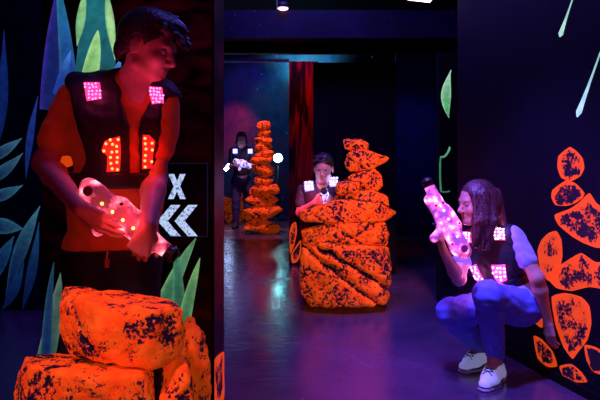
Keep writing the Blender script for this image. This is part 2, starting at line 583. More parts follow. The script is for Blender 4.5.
def add_ball(bm, c, r, seg=10, mi=0, R=None):
    mt = Matrix.Translation(c) @ (R.to_4x4() if R is not None else Matrix.Identity(4)) @ Matrix.Diagonal((*(r if isinstance(r, (tuple, list)) else (r, r, r)), 1))
    ret = bmesh.ops.create_uvsphere(bm, u_segments=seg, v_segments=max(5, seg // 2 + 1), radius=1, matrix=mt)
    for v in ret['verts']:
        for f in v.link_faces: f.material_index = mi; f.smooth = True


def add_tube(bm, pts, r, seg=6, mi=0):
    for i in range(len(pts) - 1):
        add_rod(bm, pts[i], pts[i + 1], r, r, seg, mi)


# ------------------------------------------------------------------ room
def box_struct(name, lo, hi, mat):
    bm = bmesh.new(); add_box(bm, lo, hi)
    return tag(link_bm(name, bm, mat), kind='structure')


CEIL = 3.6
box_struct('floor', (-6, -1.5, -.1), (6.5, 13, 0), M['floor'])
box_struct('ceiling', (-6, -1.5, CEIL), (6.5, 13, CEIL + .1), M['ceiling'])
box_struct('wall_back', (-6, 12.5, 0), (6.5, 12.65, CEIL), M['back'])
wl = box_struct('wall_left', (-6, 4.7, 0), (-1.15, 4.85, CEIL), M['left'])
box_struct('wall_side', (-6.1, -1.5, 0), (-6, 13, CEIL), M['left'])
PX1, PY0, PY1, PX0 = -.378, 2.533, 2.90, -1.12
wp = box_struct('wall_panel', (PX0, PY0, 0), (PX1, PY1, CEIL), M['panel'])


def wrx(Y): return 1.345 + (3.49 - Y) * .282     # face of the slanted right-hand wall


bm = bmesh.new()
pts = [V(wrx(4.22), 4.22, 0), V(wrx(-1.5), -1.5, 0), V(wrx(-1.5) + .15, -1.5, 0), V(wrx(4.22) + .15, 4.22, 0)]
add_prism(bm, pts, V(0, 0, CEIL))
wr = tag(link_bm('wall_right', bm, M['right']), kind='structure')
w5 = box_struct('wall_return', (at(439, 0, 4.9).x, 4.9, 0), (3.2, 5.0, at(0, 52, 4.9).z), M['right'])
# partitions in the middle of the room
zt = at(0, 61, 6.6).z
w6 = box_struct('wall_partition', (at(289, 0, 6.62).x, 6.62, 0), (at(318, 0, 6.62).x, 6.74, zt), M['red_sheen'])
box_struct('wall_black', (at(313.5, 0, 6.1).x, 6.1, 0), (at(396, 0, 6.1).x, 6.22, at(0, 62.5, 6.1).z), M['black'])
wd = box_struct('wall_dark', (at(396, 0, 9.).x, 9.0, 0), (4.6, 9.12, 2.9), M['left'])
# overhead beams
box_struct('beam_front', (-2.2, 5.6, at(0, 38, 5.6).z), (at(453, 0, 5.6).x + 1.2, 5.75, at(0, 10, 5.6).z), M['beam'])
box_struct('beam_rear', (-2.2, 5.95, at(0, 53, 5.95).z), (at(453, 0, 5.95).x + 1.2, 6.05, at(0, 38, 5.95).z + .03), M['black'])
bm = bmesh.new()
add_box(bm, (-2.2, 6.63, at(0, 61.5, 6.63).z), (at(289, 0, 6.63).x, 6.70, at(0, 59, 6.63).z))
tag(link_bm('trim_rail', bm, M['left']), kind='structure')
bm = bmesh.new()
# thin bead down the wall panel's corner
add_box(bm, (PX1 - .006, PY0 - .006, 0), (PX1 + .006, PY0 + .006, CEIL))
tag(link_bm('trim_corner', bm, M['black']), kind='structure')
# kerb along the foot of the right wall
bm = bmesh.new()
pts = [V(wrx(4.2) - .02, 4.2, 0), V(wrx(-1) - .02, -1, 0), V(wrx(-1), -1, 0), V(wrx(4.2), 4.2, 0)]
add_prism(bm, pts, V(0, 0, .05))
tag(link_bm('baseboard_right', bm, M['black']), kind='structure')

# ------------------------------------------------------------------ murals


def leaf_grid(bm, cl, proj, spine, width, tipcol, midcol, edgecol, n=14):
    """a painted blade along a px spine; width(t) in px; proj puts px on the wall"""
    rows = []
    sp = [Vector((x, y)) for x, y in spine]
    L = len(sp) - 1
    for i in range(n + 1):
        t = i / n
        f = t * L; j = min(int(f), L - 1); u = f - j
        p = sp[j].lerp(sp[j + 1], u)
        if L > 1:   # quadratic through three points
            p = sp[0] * (1 - t) * (1 - 2 * t) + sp[1] * 4 * t * (1 - t) + sp[2] * t * (2 * t - 1) if L == 2 else p
        tg = (sp[-1] - sp[0]).normalized()
        nn = Vector((-tg.y, tg.x))
        w = max(.25, width(t))
        row = []
        for q in (-1, -.86, -.5, 0, .5, .86, 1):
            v = bm.verts.new(proj(p.x + nn.x * w * q, p.y + nn.y * w * q))
            e = abs(q) ** 3
            base = [midcol[c] * (1 - e) + edgecol[c] * e for c in range(3)] if q < 0 else [midcol[c] * (1 - e * .55) + edgecol[c] * e * .55 for c in range(3)]
            k = .85 * t ** 2.5
            v[cl] = (*[base[c] * (1 - k) + tipcol[c] * k for c in range(3)], 1)
            row.append(v)
        rows.append(row)
    for a, b in zip(rows, rows[1:]):
        for i in range(6):
            bm.faces.new((a[i], a[i + 1], b[i + 1], b[i]))


def blade(w): return lambda t: w * (1 - t) ** .8 * (.8 + .5 * t)
def willow(w): return lambda t: w * math.sin(math.pi * (.03 + .96 * t)) ** 1.25


def leaf_mural(name, parent, proj, leaves, mat='leaf'):
    bm = bmesh.new()
    cl = bm.verts.layers.float_color.new('Col')
    for i, l in enumerate(leaves):
        leaf_grid(bm, cl, (lambda x, y, k=i: proj(x, y, .002 + .0006 * k)), *l)
    o = link_bm(name, bm, M[mat], parent)
    return o


PG = (.50, .95, .36)     # pale green
PW = (.62, 1., .70)
TL = (.02, .30, .33)
DT = (.008, .07, .10)
BL = (.015, .06, .42)
DB = (.006, .02, .14)
LB = (.12, .38, .85)
VI = (.05, .03, .42)


def proj_panel(x, y, e=.002): return at(x, y, PY0 - e)


leaf_mural('leaf_mural', wp, proj_panel, [
    ([(50, 110), (54, 40), (63, -30)], blade(13), VI, DB, VI),
    ([(70, 120), (66, 50), (56, -25)], blade(12), TL, BL, (.04, .16, .35)),
    ([(95, 120), (96, 40), (97, -60)], blade(29), (.03, .4, .42), (.01, .12, .17), (.015, .13, .16)),
    ([(77, 46), (81, 18), (86, -16)], willow(4.5), PG, (.3, .75, .33), (.1, .4, .25)),
    ([(115, 60), (110, 22), (106, -14)], willow(4.5), (.3, .75, .4), PG, (.1, .4, .25)),
    ([(89, 80), (94, 54), (98, 30)], blade(11), PG, (.30, .72, .24), PG),
    ([(58, 95), (64, 72), (71, 50)], blade(7), (.1, .35, .9), BL, BL),
    ([(108, 95), (115, 76), (121, 58)], blade(7), LB, BL, LB),
    ([(163, 165), (167, 140), (172, 118)], blade(5), PG, (.05, .22, .12), PG),
    ([(158, 320), (176, 276), (196, 238)], blade(11), (.16, .4, .2), (.03, .17, .10), (.22, .5, .18)),
    ([(181, 325), (178, 285), (176, 246)], blade(9), (.08, .3, .17), (.03, .14, .09), (.12, .36, .2)),
    ([(184, 322), (191, 290), (200, 258)], blade(8), (.3, .6, .22), (.06, .22, .10), (.24, .55, .2)),
    ([(32, 430), (54, 320), (73, 244)], blade(13), (.2, .3, .25), (.03, .08, .07), (.12, .22, .18)),
    ([(44, 430), (47, 330), (54, 262)], blade(8), (.02, .08, .12), DB, (.03, .12, .15)),
])


def proj_left(x, y, e=.002): return at(x, y, 4.7 - e)


leaf_mural('blue_leaf_mural', wl, proj_left, [
    ([(-4, 150), (2, 100), (4, 30)], willow(6), BL, (.01, .04, .3), DB),
    ([(-22, 166), (2, 152), (22, 138)], willow(5.5), (.2, .6, .9), DB, (.05, .3, .5)),
    ([(-22, 186), (2, 172), (23, 153)], willow(6), (.15, .5, .7), DB, (.04, .25, .45)),
    ([(-20, 200), (2, 195), (23, 185)], willow(6), (.12, .5, .7), DB, (.06, .32, .5)),
    ([(-22, 224), (2, 226), (24, 229)], willow(8), (.08, .4, .55), DB, (.06, .34, .5)),
    ([(6, 296), (22, 246), (40, 206)], willow(7), (.15, .6, .75), DB, (.02, .16, .4)),
    ([(22, 310), (32, 270), (39, 222)], willow(5), (.03, .2, .5), DB, DB),
    ([(26, 178), (30, 138), (38, 96)], willow(3.6), (.06, .14, .8), BL, (.02, .06, .4)),
    ([(-16, 296), (0, 262), (14, 236)], willow(7), (.03, .25, .5), DB, (.015, .12, .3)),
    ([(2, 310), (14, 290), (24, 262)], willow(5), (.02, .12, .4), DB, DB),
], 'leaf_dim')


def ring_shape(bm, cl, proj, pts, rim=.82, mid=.45, lvl=1., sub=4):
    """closed outline: rim ring, inner ring, middle"""
    c = Vector((sum(p[0] for p in pts) / len(pts), sum(p[1] for p in pts) / len(pts)))
    P = []
    n = len(pts)
    for i in range(n):
        p0, p1, p2, p3 = [Vector(pts[(i + k - 1) % n]) for k in range(4)]
        for s in range(sub):
            t = s / sub
            q = .5 * ((2 * p1) + (p2 - p0) * t + (2 * p0 - 5 * p1 + 4 * p2 - p3) * t * t + (3 * p1 - p0 - 3 * p2 + p3) * t ** 3)
            P.append(q.lerp(p1.lerp(p2, t), .5))
    rings = []
    rj = random.Random(int(c.x + c.y))
    for f, e in ((1., 0.), (rim, .42 * lvl), (mid, lvl)):
        row = []
        for q in P:
            r = c + (q - c) * f
            e2 = max(0, e + (rj.uniform(-.12, .28) * lvl if e < lvl else rj.uniform(-.15, .1) * lvl)); v = bm.verts.new(proj(r.x, r.y)); v[cl] = (e2, e2, e2, 1); row.append(v)
        rings.append(row)
    m = bm.verts.new(proj(c.x, c.y)); m[cl] = (.9 * lvl, .9 * lvl, .9 * lvl, 1)
    k = len(P)
    for a, b in zip(rings, rings[1:]):
        for i in range(k): bm.faces.new((a[i], a[(i + 1) % k], b[(i + 1) % k], b[i]))
    for i in range(k): bm.faces.new((rings[-1][i], rings[-1][(i + 1) % k], m))


def proj_right(x, y, e=.003):
    """meet the slanted right wall"""
    a = (x - 300) / F
    Y = (1.345 + 3.49 * .282) / (a + .282)
    p = at(x, y, Y)
    p.x -= e
    return p


bm = bmesh.new(); cl = bm.verts.layers.float_color.new('Col')
for pts, lvl in (
    ([(570, 147), (577, 151), (583, 158), (585, 168), (581, 176), (572, 181), (562, 178), (558, 168), (559, 156)], .88),
    ([(567, 180), (577, 184), (585, 193), (583, 198), (576, 203), (567, 206), (556, 205), (552, 198), (553, 190)], 1.0),
    ([(590, 193), (597, 203), (612, 214), (616, 232), (600, 248), (584, 243), (572, 236), (559, 225), (555, 215), (570, 209), (579, 203)], .95),
    ([(549, 233), (557, 231), (562, 240), (563, 256), (559, 274), (549, 281), (541, 270), (538, 251), (542, 240)], .72),
    ([(549, 279), (557, 268), (570, 259), (582, 253), (596, 262), (612, 262), (606, 276), (612, 290), (590, 287), (572, 291), (557, 288)], .82),
    ([(552, 297), (566, 293), (582, 297), (590, 306), (592, 323), (588, 340), (578, 353), (573, 359), (564, 347), (556, 325)], .84),
    ([(534, 284), (543, 279), (547, 292), (548, 318), (542, 328), (533, 320), (530, 302)], .80),
    ([(534, 336), (542, 339), (553, 351), (558, 366), (548, 367), (538, 358)], .85),
    ([(585, 345), (596, 347), (610, 356), (610, 376), (594, 372), (587, 360)], .95),
    ([(560, 366), (572, 364), (582, 372), (588, 382), (574, 382), (563, 375)], .9),
):
    ring_shape(bm, cl, proj_right, pts, .92, .66, lvl)
link_bm('rock_mural', bm, M['rockpaint'], wr)
drop = lambda w: (lambda t: w * (.25 + .75 * (1 - t) ** 2.5) * min(1, (t * 16) ** .5 + .15) * (1 if t < .97 else .3))
MT = (.45, .95, .6)
leaf_mural('meteor_mural', wr, proj_right, [
    ([(560, 37), (567, 16.5), (574, -4)], drop(2.9), (.2, .7, .35), (.6, 1., .75), MT),
    ([(577.5, 117), (590, 83), (602, 49)], drop(3.4), (.15, .55, .4), (.6, 1., .8), MT),
])
leaf_mural('leaf_mural', w5, (lambda x, y, e=.002: at(x, y, 4.9 - e)), [
    ([(449, 118), (446, 95), (451, 70)], willow(5), PW, (.10, .45, .15), (.4, 1., .4)),
    ([(441, 192), (440, 170), (441, 156)], (lambda t: .9), (.05, .25, .12), (.05, .25, .1), (.06, .3, .12)),
    ([(441, 157), (446, 155), (450, 147)], (lambda t: 1.1), (.2, .6, .3), (.1, .4, .2), (.1, .4, .2)),
    ([(440, 190), (444, 192), (450, 191)], (lambda t: .8), (.04, .2, .1), (.04, .2, .1), (.04, .2, .1)),
])
# painted rocks low on the wall panel, running round its corner
bm = bmesh.new(); cl = bm.verts.layers.float_color.new('Col')


def proj_side(x, y, e=.003):
    Y = PX1 * F / (x - 300)
    p = at(x, y, Y); p.x += e
    return p


ring_shape(bm, cl, proj_side, [(214, 360), (219, 354), (223.5, 352), (223.6, 372), (223.6, 398), (214.5, 412), (213.6, 385)], .8, .5)
ring_shape(bm, cl, proj_panel, [(55, 140), (62, 132), (72, 134), (74, 164), (60, 168), (52, 156)], .5, .05, .1)
link_bm('rock_mural', bm, M['rockpaint'], wp)
# painted rocks at the foot of the middle partition
bm = bmesh.new(); cl = bm.verts.layers.float_color.new('Col')
pj = lambda x, y: at(x, y, 6.617)
ring_shape(bm, cl, pj, [(289.5, 232), (292, 224), (296, 222), (297, 232), (294, 246), (290, 254)], .8, .5)
ring_shape(bm, cl, pj, [(291, 255), (296, 246), (301, 240), (301, 254), (297, 262), (292, 263)], .8, .5)
link_bm('rock_mural', bm, M['rockpaint'], w6)

# ------------------------------------------------------------------ sculpted rocks


ROCKS = {}


def soften(bm, n):
    for _ in range(n):
        bmesh.ops.smooth_vert(bm, verts=bm.verts[:], factor=.5, use_axis_x=True, use_axis_y=True, use_axis_z=True)


def stone_skin(bm, seed, rough, cracks, size, rnd, clefts=()):
    """weather a faceted block: fine lumps, chipped strata and clefts"""
    off = Vector((seed * 3.1, seed * 1.7, seed * .9))
    cr = []
    for i in range(4):
        n = Vector((rnd.uniform(.35, .8) * rnd.choice((1, 1, -1)), rnd.uniform(-.3, .3), rnd.uniform(.6, 1.))).normalized()
        cr.append((n, rnd.uniform(-.5, .5) * size, rnd.uniform(.035, .06) * size))
    cr += list(clefts)
    if clefts: cr = list(clefts)
    bm.normal_update()
    new = []
    for v in bm.verts:
        p = v.co / size
        f = noise.fractal(p * 3.2 + off, 1., 2.1, 5)
        f2 = noise.ridged_multi_fractal(p * 2.6 + off * 2, .9, 2.2, 4, 1., 2.) - 1.1
        d = (f * .55 + f2 * .45) * rough
        for n, h, w in cr:
            e = v.co.dot(n) - h + .10 * size * noise.noise(p * 2.5 + off)
            d += cracks * (-math.exp(-(e / w) ** 2) + .45 * math.exp(-max(e, 0) / (3.5 * w)) * (1 if e > 0 else 0))
        new.append(v.co + v.normal * d * size)
    for v, c in zip(bm.verts, new): v.co = c


def hull_block(bm, pts, edge, soft):
    for p in pts: bm.verts.new(p)
    r = bmesh.ops.convex_hull(bm, input=bm.verts[:])
    junk = list({g for g in r['geom_interior'] + r['geom_unused'] if isinstance(g, bmesh.types.BMVert)})
    bmesh.ops.delete(bm, geom=junk, context='VERTS')
    bmesh.ops.triangulate(bm, faces=bm.faces[:])
    def refine(lim):
        for i in range(12):
            es = [e for e in bm.edges if e.calc_length() > lim]
            if not es: break
            bmesh.ops.subdivide_edges(bm, edges=es, cuts=1)
            bmesh.ops.triangulate(bm, faces=[f for f in bm.faces if len(f.verts) > 3])
    ext = max((v.co for v in bm.verts), key=lambda c: c.length).length
    refine(max(ext * .09, edge))
    soften(bm, soft)
    refine(edge)
    soften(bm, 2)


def finish_rock(bm, mat, label, cat, group, base, key):
    for f in bm.faces: f.smooth = True
    o = link_bm('painted_rock', bm, mat, None, True)
    o.location = base
    if key: ROCKS[key] = o
    return tag(o, label, cat, group)


def rock(label, box, Y, depth, mat, seed, group, tilt=0., boxy=4., wedge=0., rough=.05, cracks=.0, n=26, yaw=0., cat='rock', key=None, soft=1):
    """box: px (x0, y0, x1, y1) seen at distance Y"""
    rnd = random.Random(seed)
    a, b = at(box[0], box[1], Y), at(box[2], box[3], Y)
    c = (a + b) / 2
    H = (abs(b.x - a.x) / 2, depth / 2, abs(a.z - b.z) / 2)
    pts = []
    for i in range(n):
        d = Vector((rnd.gauss(0, 1), rnd.gauss(0, 1), rnd.gauss(0, 1))).normalized()
        r = (abs(d.x) ** boxy + abs(d.y) ** boxy + abs(d.z) ** boxy) ** (-1 / boxy) * rnd.uniform(.9, 1.)
        q = d * r
        if wedge:
            sc = 1 - abs(wedge) * (.5 + .5 * q.x * (1 if wedge > 0 else -1))
            q.z *= sc; q.y *= .4 + .6 * sc
        pts.append(Vector((q.x * H[0], q.y * H[1], q.z * H[2])))
    if abs(wedge) > .6: pts.append(Vector((H[0] * 1.12 * (1 if wedge > 0 else -1), 0, 0)))
    bm = bmesh.new()
    hull_block(bm, pts, max(H) * .07, soft)
    size = (H[0] * H[1] * H[2]) ** (1 / 3) * 1.0
    stone_skin(bm, seed, rough, cracks, size, rnd)
    ca, sa = math.cos(tilt), math.sin(tilt)
    for v in bm.verts:
        x, y, z = v.co
        v.co = (x * ca - z * sa, y, x * sa + z * ca)
    mn = [min(v.co[i] for v in bm.verts) for i in range(3)]; mx = [max(v.co[i] for v in bm.verts) for i in range(3)]
    for v in bm.verts:
        v.co = [(2 * (v.co[i] - mn[i]) / (mx[i] - mn[i]) - 1) * H[i] + (0, 0, H[2])[i] for i in range(3)]
    return finish_rock(bm, mat, label, cat, group, V(c.x, Y, c.z - H[2]), key)


def block(label, pts, mat, seed, group, edge=.012, rough=.05, cracks=.0, soft=1, key=None, size=.17, clefts=()):
    """a boulder from the corners one can see (px, px, distance)"""
    P = [at(*q) for q in pts]
    c = sum(P, V(0, 0, 0)) / len(P); c.z = min(p.z for p in P)
    bm = bmesh.new()
    hull_block(bm, [p - c for p in P], edge, soft)
    stone_skin(bm, seed, rough, cracks, size, random.Random(seed), [(Vector(n).normalized(), (at(x, y, q) - c).dot(Vector(n).normalized()), w) for x, y, q, n, w in clefts])
    return finish_rock(bm, mat, label, 'rock', group, c, key)


def settle(up, lows):
    """seat a stone on what lies under it: its underside takes the shape of the top it rests on"""
    U = ROCKS[up]
    for lo in lows:
        Lw = ROCKS[lo]
        bvh = BVHTree.FromPolygons([v.co + Lw.location for v in Lw.data.vertices], [p.vertices[:] for p in Lw.data.polygons])
        zt = max(v.co.z for v in Lw.data.vertices) + Lw.location.z + .2
        for v in U.data.vertices:
            w = v.co + U.location
            hit = None
            for dx, dy in ((0, 0), (.012, 0), (-.012, 0), (0, .012), (0, -.012)):
                h = bvh.ray_cast(V(w.x + dx, w.y + dy, zt), V(0, 0, -1))[0]
                if h is not None and (hit is None or h.z > hit): hit = h.z
            if hit is not None and w.z < hit + .006:
                v.co.z += hit + .006 - w.z
        U.data.update()


g1 = 'orange boulders in front of the boy'
RN, RM, RF = M['rock_near'], M['rock_mid'], M['rock_far']
block('broad flat-topped orange boulder, topmost of the pile in front of the boy',
      [(64, 285, 1.86), (170, 298, 1.88), (92, 303, 1.60), (150, 309, 1.56), (184, 308, 1.66), (60, 300, 1.74), (58, 328, 1.72), (73, 356, 1.74), (97, 362, 1.58), (153, 371, 1.58),
       (183, 357, 1.66), (186, 330, 1.66), (96, 330, 1.56), (120, 358, 1.88), (176, 348, 1.88), (70, 345, 1.86)], RN, 3, g1, rough=.06, cracks=.05, key='n1')
block('wide orange boulder at the lowest left of the pile in front of the boy',
      [(24, 356, 1.80), (15, 378, 1.66), (12, 420, 1.60), (46, 352, 1.92), (120, 358, 1.95), (30, 366, 1.58), (100, 376, 1.50), (146, 374, 1.54), (152, 366, 1.85), (156, 420, 1.55),
       (60, 560, 1.62), (150, 560, 1.62), (20, 540, 1.70), (40, 500, 1.95), (150, 500, 1.95)], RN, 8, g1, rough=.06, cracks=.03, key='n2')
block('narrow upright orange boulder wedged under the right end of the flat-topped boulder',
      [(166, 356, 1.70), (184, 352, 1.70), (190, 372, 1.66), (195, 420, 1.66), (160, 420, 1.62), (166, 360, 1.86), (188, 360, 1.86), (192, 545, 1.68), (162, 545, 1.64), (164, 500, 1.88), (194, 500, 1.88)],
      RN, 12, g1, rough=.09, cracks=.05, key='n3')
block('tall orange slab leaning behind the boulders against the dark wall panel',
      [(184, 319, 2.30), (193, 316, 2.28), (203, 332, 2.22), (208, 350, 2.20), (211, 372, 2.20), (211, 430, 2.18), (176, 430, 2.20), (178, 345, 2.24), (190, 340, 2.16), (196, 360, 2.14), (196, 430, 2.12),
       (186, 324, 2.46), (202, 345, 2.46), (208, 430, 2.46), (178, 430, 2.46)], RN, 17, g1, rough=.09, cracks=.06, key='n4')
for v in ROCKS['n4'].data.vertices:          # it runs down to the floor
    if v.co.z < .25: v.co.z -= ROCKS['n4'].location.z * (1 - v.co.z / .25)
settle('n1', ['n2', 'n3'])

g2 = 'rocks of the big stack in the middle of the room'
Ym = 4.85
block('huge cracked orange block at the base of the middle rock stack',
      [(302, 246, 4.70), (300, 262, 4.62), (301, 294, 4.60), (311, 307, 4.58), (345, 307, 4.5), (382, 307, 4.56), (390, 298, 4.62), (391, 266, 4.62), (388, 246, 4.70), (342, 250, 4.50),
       (314, 244, 4.58), (378, 246, 4.56), (303, 250, 5.15), (388, 250, 5.15), (303, 286, 5.15), (388, 286, 5.15)], RM, 21, g2, edge=.016, rough=.06, cracks=.14, clefts=[(340, 259, 4.6, (.50, .1, .85), .022), (348, 281, 4.55, (.62, .05, .78), .024)], key='m1', size=.3)
block('thick tilted orange slab lying directly on the base block of the middle stack',
      [(301, 230, 4.72), (303, 246, 4.68), (330, 222, 4.62), (384, 221, 4.66), (389, 236, 4.62), (386, 250, 4.68), (345, 252, 4.54), (320, 249, 4.58), (340, 226, 4.54), (305, 232, 5.12), (384, 226, 5.12), (385, 246, 5.1), (308, 246, 5.1)],
      RM, 24, g2, edge=.016, rough=.08, cracks=.08, key='m2', size=.24)
block('long flat orange ledge jutting right with a pointed end, mid-height of the middle stack',
      [(300, 211, 4.70), (299, 218, 4.68), (320, 206, 4.62), (340, 199, 4.62), (380, 203, 4.64), (398, 213, 4.80), (384, 222, 4.62), (330, 223, 4.56), (304, 222, 4.64), (310, 210, 5.08), (385, 206, 5.08), (384, 219, 5.05), (310, 219, 5.05)],
      RM, 27, g2, edge=.014, rough=.055, cracks=.045, key='m3', size=.16)
block('blunt orange rock on the jutting ledge of the middle stack',
      [(334, 196, 4.72), (333, 203, 4.70), (352, 191, 4.68), (372, 190, 4.70), (388, 197, 4.74), (390, 206, 4.72), (350, 207, 4.64), (374, 207, 4.64), (340, 194, 5.0), (384, 194, 5.0), (384, 204, 5.0), (340, 204, 5.0)],
      RM, 33, g2, edge=.014, rough=.055, cracks=.045, key='m4', size=.16)
rock('small flat orange rock at left under the upper rocks of the middle stack', (335, 181, 360, 196), 4.74, .22, RM, 35, g2, boxy=4, rough=.055, key='m5')
block('lumpy orange rock under the pointed wedge of the middle stack',
      [(343, 182, 4.78), (352, 174, 4.76), (374, 168, 4.76), (382, 176, 4.78), (383, 186, 4.76), (376, 193, 4.74), (352, 194, 4.72), (346, 190, 4.76), (362, 180, 4.68), (352, 176, 5.0), (378, 172, 5.0), (378, 190, 5.0), (350, 190, 5.0)],
      RM, 39, g2, edge=.014, rough=.055, cracks=.045, key='m6', size=.16)
block('sharp wedge-shaped orange rock pointing right near the top of the middle stack',
      [(346, 156, 4.78), (344, 166, 4.78), (350, 150, 4.76), (364, 149, 4.74), (391, 158, 4.84), (388, 161, 4.82), (372, 170, 4.74), (350, 172, 4.74), (358, 160, 4.70), (350, 154, 4.98), (368, 153, 4.98), (368, 168, 4.98), (350, 168, 4.98)],
      RM, 42, g2, edge=.014, rough=.055, cracks=.045, key='m7', size=.16)
rock('rounded orange cap rock on the very top of the middle stack', (343, 138.5, 369, 153), 4.85, .2, RM, 45, g2, boxy=3, rough=.055, tilt=-.15, key='m8')
for u, l in (('m2', ['m1']), ('m3', ['m2', 'm1']), ('m4', ['m3']), ('m5', ['m4', 'm3']), ('m6', ['m5', 'm4', 'm3']), ('m7', ['m6', 'm5']), ('m8', ['m7'])):
    settle(u, l)

g3 = 'stones of the slim tower'
tower = [(256.6, 120.7, 271, 130), (257, 129, 271, 137), (254.6, 136, 272.5, 144.5), (254, 142.8, 272.8, 151.5), (254.6, 150, 274.5, 157.5), (249, 156, 274.2, 164.5),
         (252, 163, 274, 177), (254, 176, 273.5, 185.5), (249, 184, 280, 196), (246, 194.5, 278.5, 206.5), (242.6, 204.5, 283, 221.5), (244, 220, 281, 234.0)]
ordw = ['topmost small round orange stone of the slim stone tower', 'second orange stone from the top of the slim stone tower', 'third orange stone from the top of the slim stone tower',
        'fourth orange stone from the top of the slim stone tower', 'fifth orange stone from the top of the slim stone tower', 'sixth orange stone from the top of the slim stone tower, jutting left',
        'tall rounded orange stone, seventh from the top of the slim tower', 'eighth orange stone from the top of the slim stone tower', 'fourth orange stone from the bottom of the slim stone tower',
        'third orange stone from the bottom of the slim stone tower', 'widest orange slab, second from the bottom of the slim tower', 'bottom orange stone of the slim tower, resting on the floor']
rr = random.Random(5)
for i, (bx, lb) in enumerate(zip(tower, ordw)):
    w = (bx[2] - bx[0]) / F * 9.3
    rock(lb, bx, 9.3, w * .85, RF, 60 + i * 3, g3, boxy=3.2, rough=.06, tilt=rr.uniform(-.14, .14) if i < 11 else 0, cracks=.05, cat='stone', key='t%d' % i)
for i in range(10, -1, -1): settle('t%d' % i, ['t%d' % (i + 1)])
g4 = 'far shards behind the slim tower'
rock('slanted orange shard lying behind the girl beside the slim stone tower', (221, 196, 236, 222.5), 10.9, .22, RF, 91, g4, boxy=3, rough=.08, tilt=.5, wedge=.4, cracks=.12)
rock('orange shard standing between the far girl and the slim stone tower', (237, 190, 249, 222.5), 11.0, .22, RF, 95, g4, boxy=3, rough=.08, tilt=-.35, wedge=.4, cracks=.12)

# ------------------------------------------------------------------ people


def head_prims(c, R, s=1.):
    T = lambda x, y, z: Vector(c) + R @ (Vector((x, y, z)) * s)
    E = lambda p, r, k: ell(T(*p), tuple(q * s for q in r), R, k * s)
    C = lambda a, b, ra, rb, k: caps(T(*a), T(*b), ra * s, rb * s, k * s)
    P = [E((-.014, 0, .03), (.096, .075, .085), .02), E((.03, 0, -.025), (.056, .057, .083), .03),
         E((.028, 0, -.072), (.056, .047, .038), .03), C((.072, -.008, -.102), (.072, .008, -.102), .016, .016, .02),
         C((.074, -.03, .016), (.074, .03, .016), .013, .013, .015)]
    for y in (-1, 1):
        P += [E((.06, y * .036, -.036), (.024, .024, .024), .02), C((.005, y * .05, -.075), (.06, y * .022, -.1), .016, .014, .025)]
    cut = [E((.092, y * .031, -.004), (.014, .016, .010), .012) for y in (-1, 1)]
    P2 = [C((.084, 0, .004), (.109, 0, -.036), .007, .011, .012)]
    for y in (-1, 1):
        P2.append(E((.096, y * .011, -.041), (.011, .008, .008), .006))
        P2.append(E((-.008, y * .076, -.012), (.019, .008, .032), .006))
    P2 += [E((.083, 0, -.066), (.012, .022, .0055), .006), E((.081, 0, -.076), (.012, .019, .0065), .006)]
    return P, cut, P2, T


def hand_prims(wrist, d, n, thumb, curl, s=1., spread=.0):
    """wrist, finger direction d, palm normal n, thumb: +1/-1 picks the side; curl = 3 joint angles"""
    d = Vector(d).normalized(); n = Vector(n); n = (n - d * n.dot(d)).normalized()
    w = d.cross(n) * thumb
    P = []
    W = Vector(wrist)
    spec = [(.030, .086, (.041, .025, .021), .0088), (.0095, .090, (.046, .029, .022), .009), (-.0105, .086, (.042, .027, .021), .0086), (-.030, .078, (.033, .021, .018), .0076)]
    P.append(caps(W, W + d * .02 * s, .024 * s, .026 * s, .012, n, .75))
    for i, (o, m, ph, r) in enumerate(spec):
        kn = W + (d * m + w * o) * s
        P.append(caps(W + (d * .02 + w * o * .55) * s, kn, .015 * s, .0115 * s, .010 * s))
        p = kn; a = 0
        for j, l in enumerate(ph):
            a += curl[j] * (1 + .08 * i)
            dr = (d * math.cos(a) + n * math.sin(a) + w * (o * spread)).normalized()
            q = p + dr * l * s
            P.append(caps(p, q, (r - .0006 * j) * s, (r - .0006 * (j + 1)) * s, .003 * s)); p = q
    t0 = W + (d * .022 + w * .022 + n * .006) * s
    t1 = t0 + (d * .62 + w * .70 + n * .35).normalized() * .042 * s
    t2 = t1 + (d * .80 + w * .30 + n * .55).normalized() * .033 * s
    t3 = t2 + (d * .85 + w * .0 + n * .60).normalized() * .026 * s
    P += [caps(t0, t1, .015 * s, .0115 * s, .010 * s), caps(t1, t2, .0105 * s, .0095 * s, .004 * s), caps(t2, t3, .0095 * s, .0078 * s, .003 * s)]
    return P


def arm_prims(sh, el, wr, r=(.048, .040, .040, .026), k=.02):
    m = Vector(el).lerp(wr, .28)
    return [caps(sh, el, r[0], r[1], k)], [caps(el, m, r[1], r[2] + .003, k), caps(m, wr, r[2] + .003, r[3], k)]


def leg_prims(hip, kn, an, r=(.083, .056, .055, .037)):
    m = Vector(kn).lerp(an, .3)
    return [caps(hip, kn, r[0], r[1], .03), caps(kn, m, r[1], r[2] + .003, .03), caps(m, an, r[2] + .003, r[3], .02)]


def foot_prims(an, d, s=1.):
    d = Vector((d[0], d[1], 0)).normalized()
    a = Vector((an[0], an[1], 0))
    heel = a - d * .05 * s; toe = a + d * .155 * s
    return [caps(V(*an), heel + V(0, 0, .035), .036 * s, .034 * s, .02), caps(heel + V(0, 0, .034), a + d * .08 * s + V(0, 0, .034), .033 * s, .038 * s, .02),
            caps(an, a + d * .09 * s + V(0, 0, .042), .034 * s, .03 * s, .03), caps(a + d * .07 * s + V(0, 0, .033), toe + V(0, 0, .028), .038 * s, .027 * s, .02)]


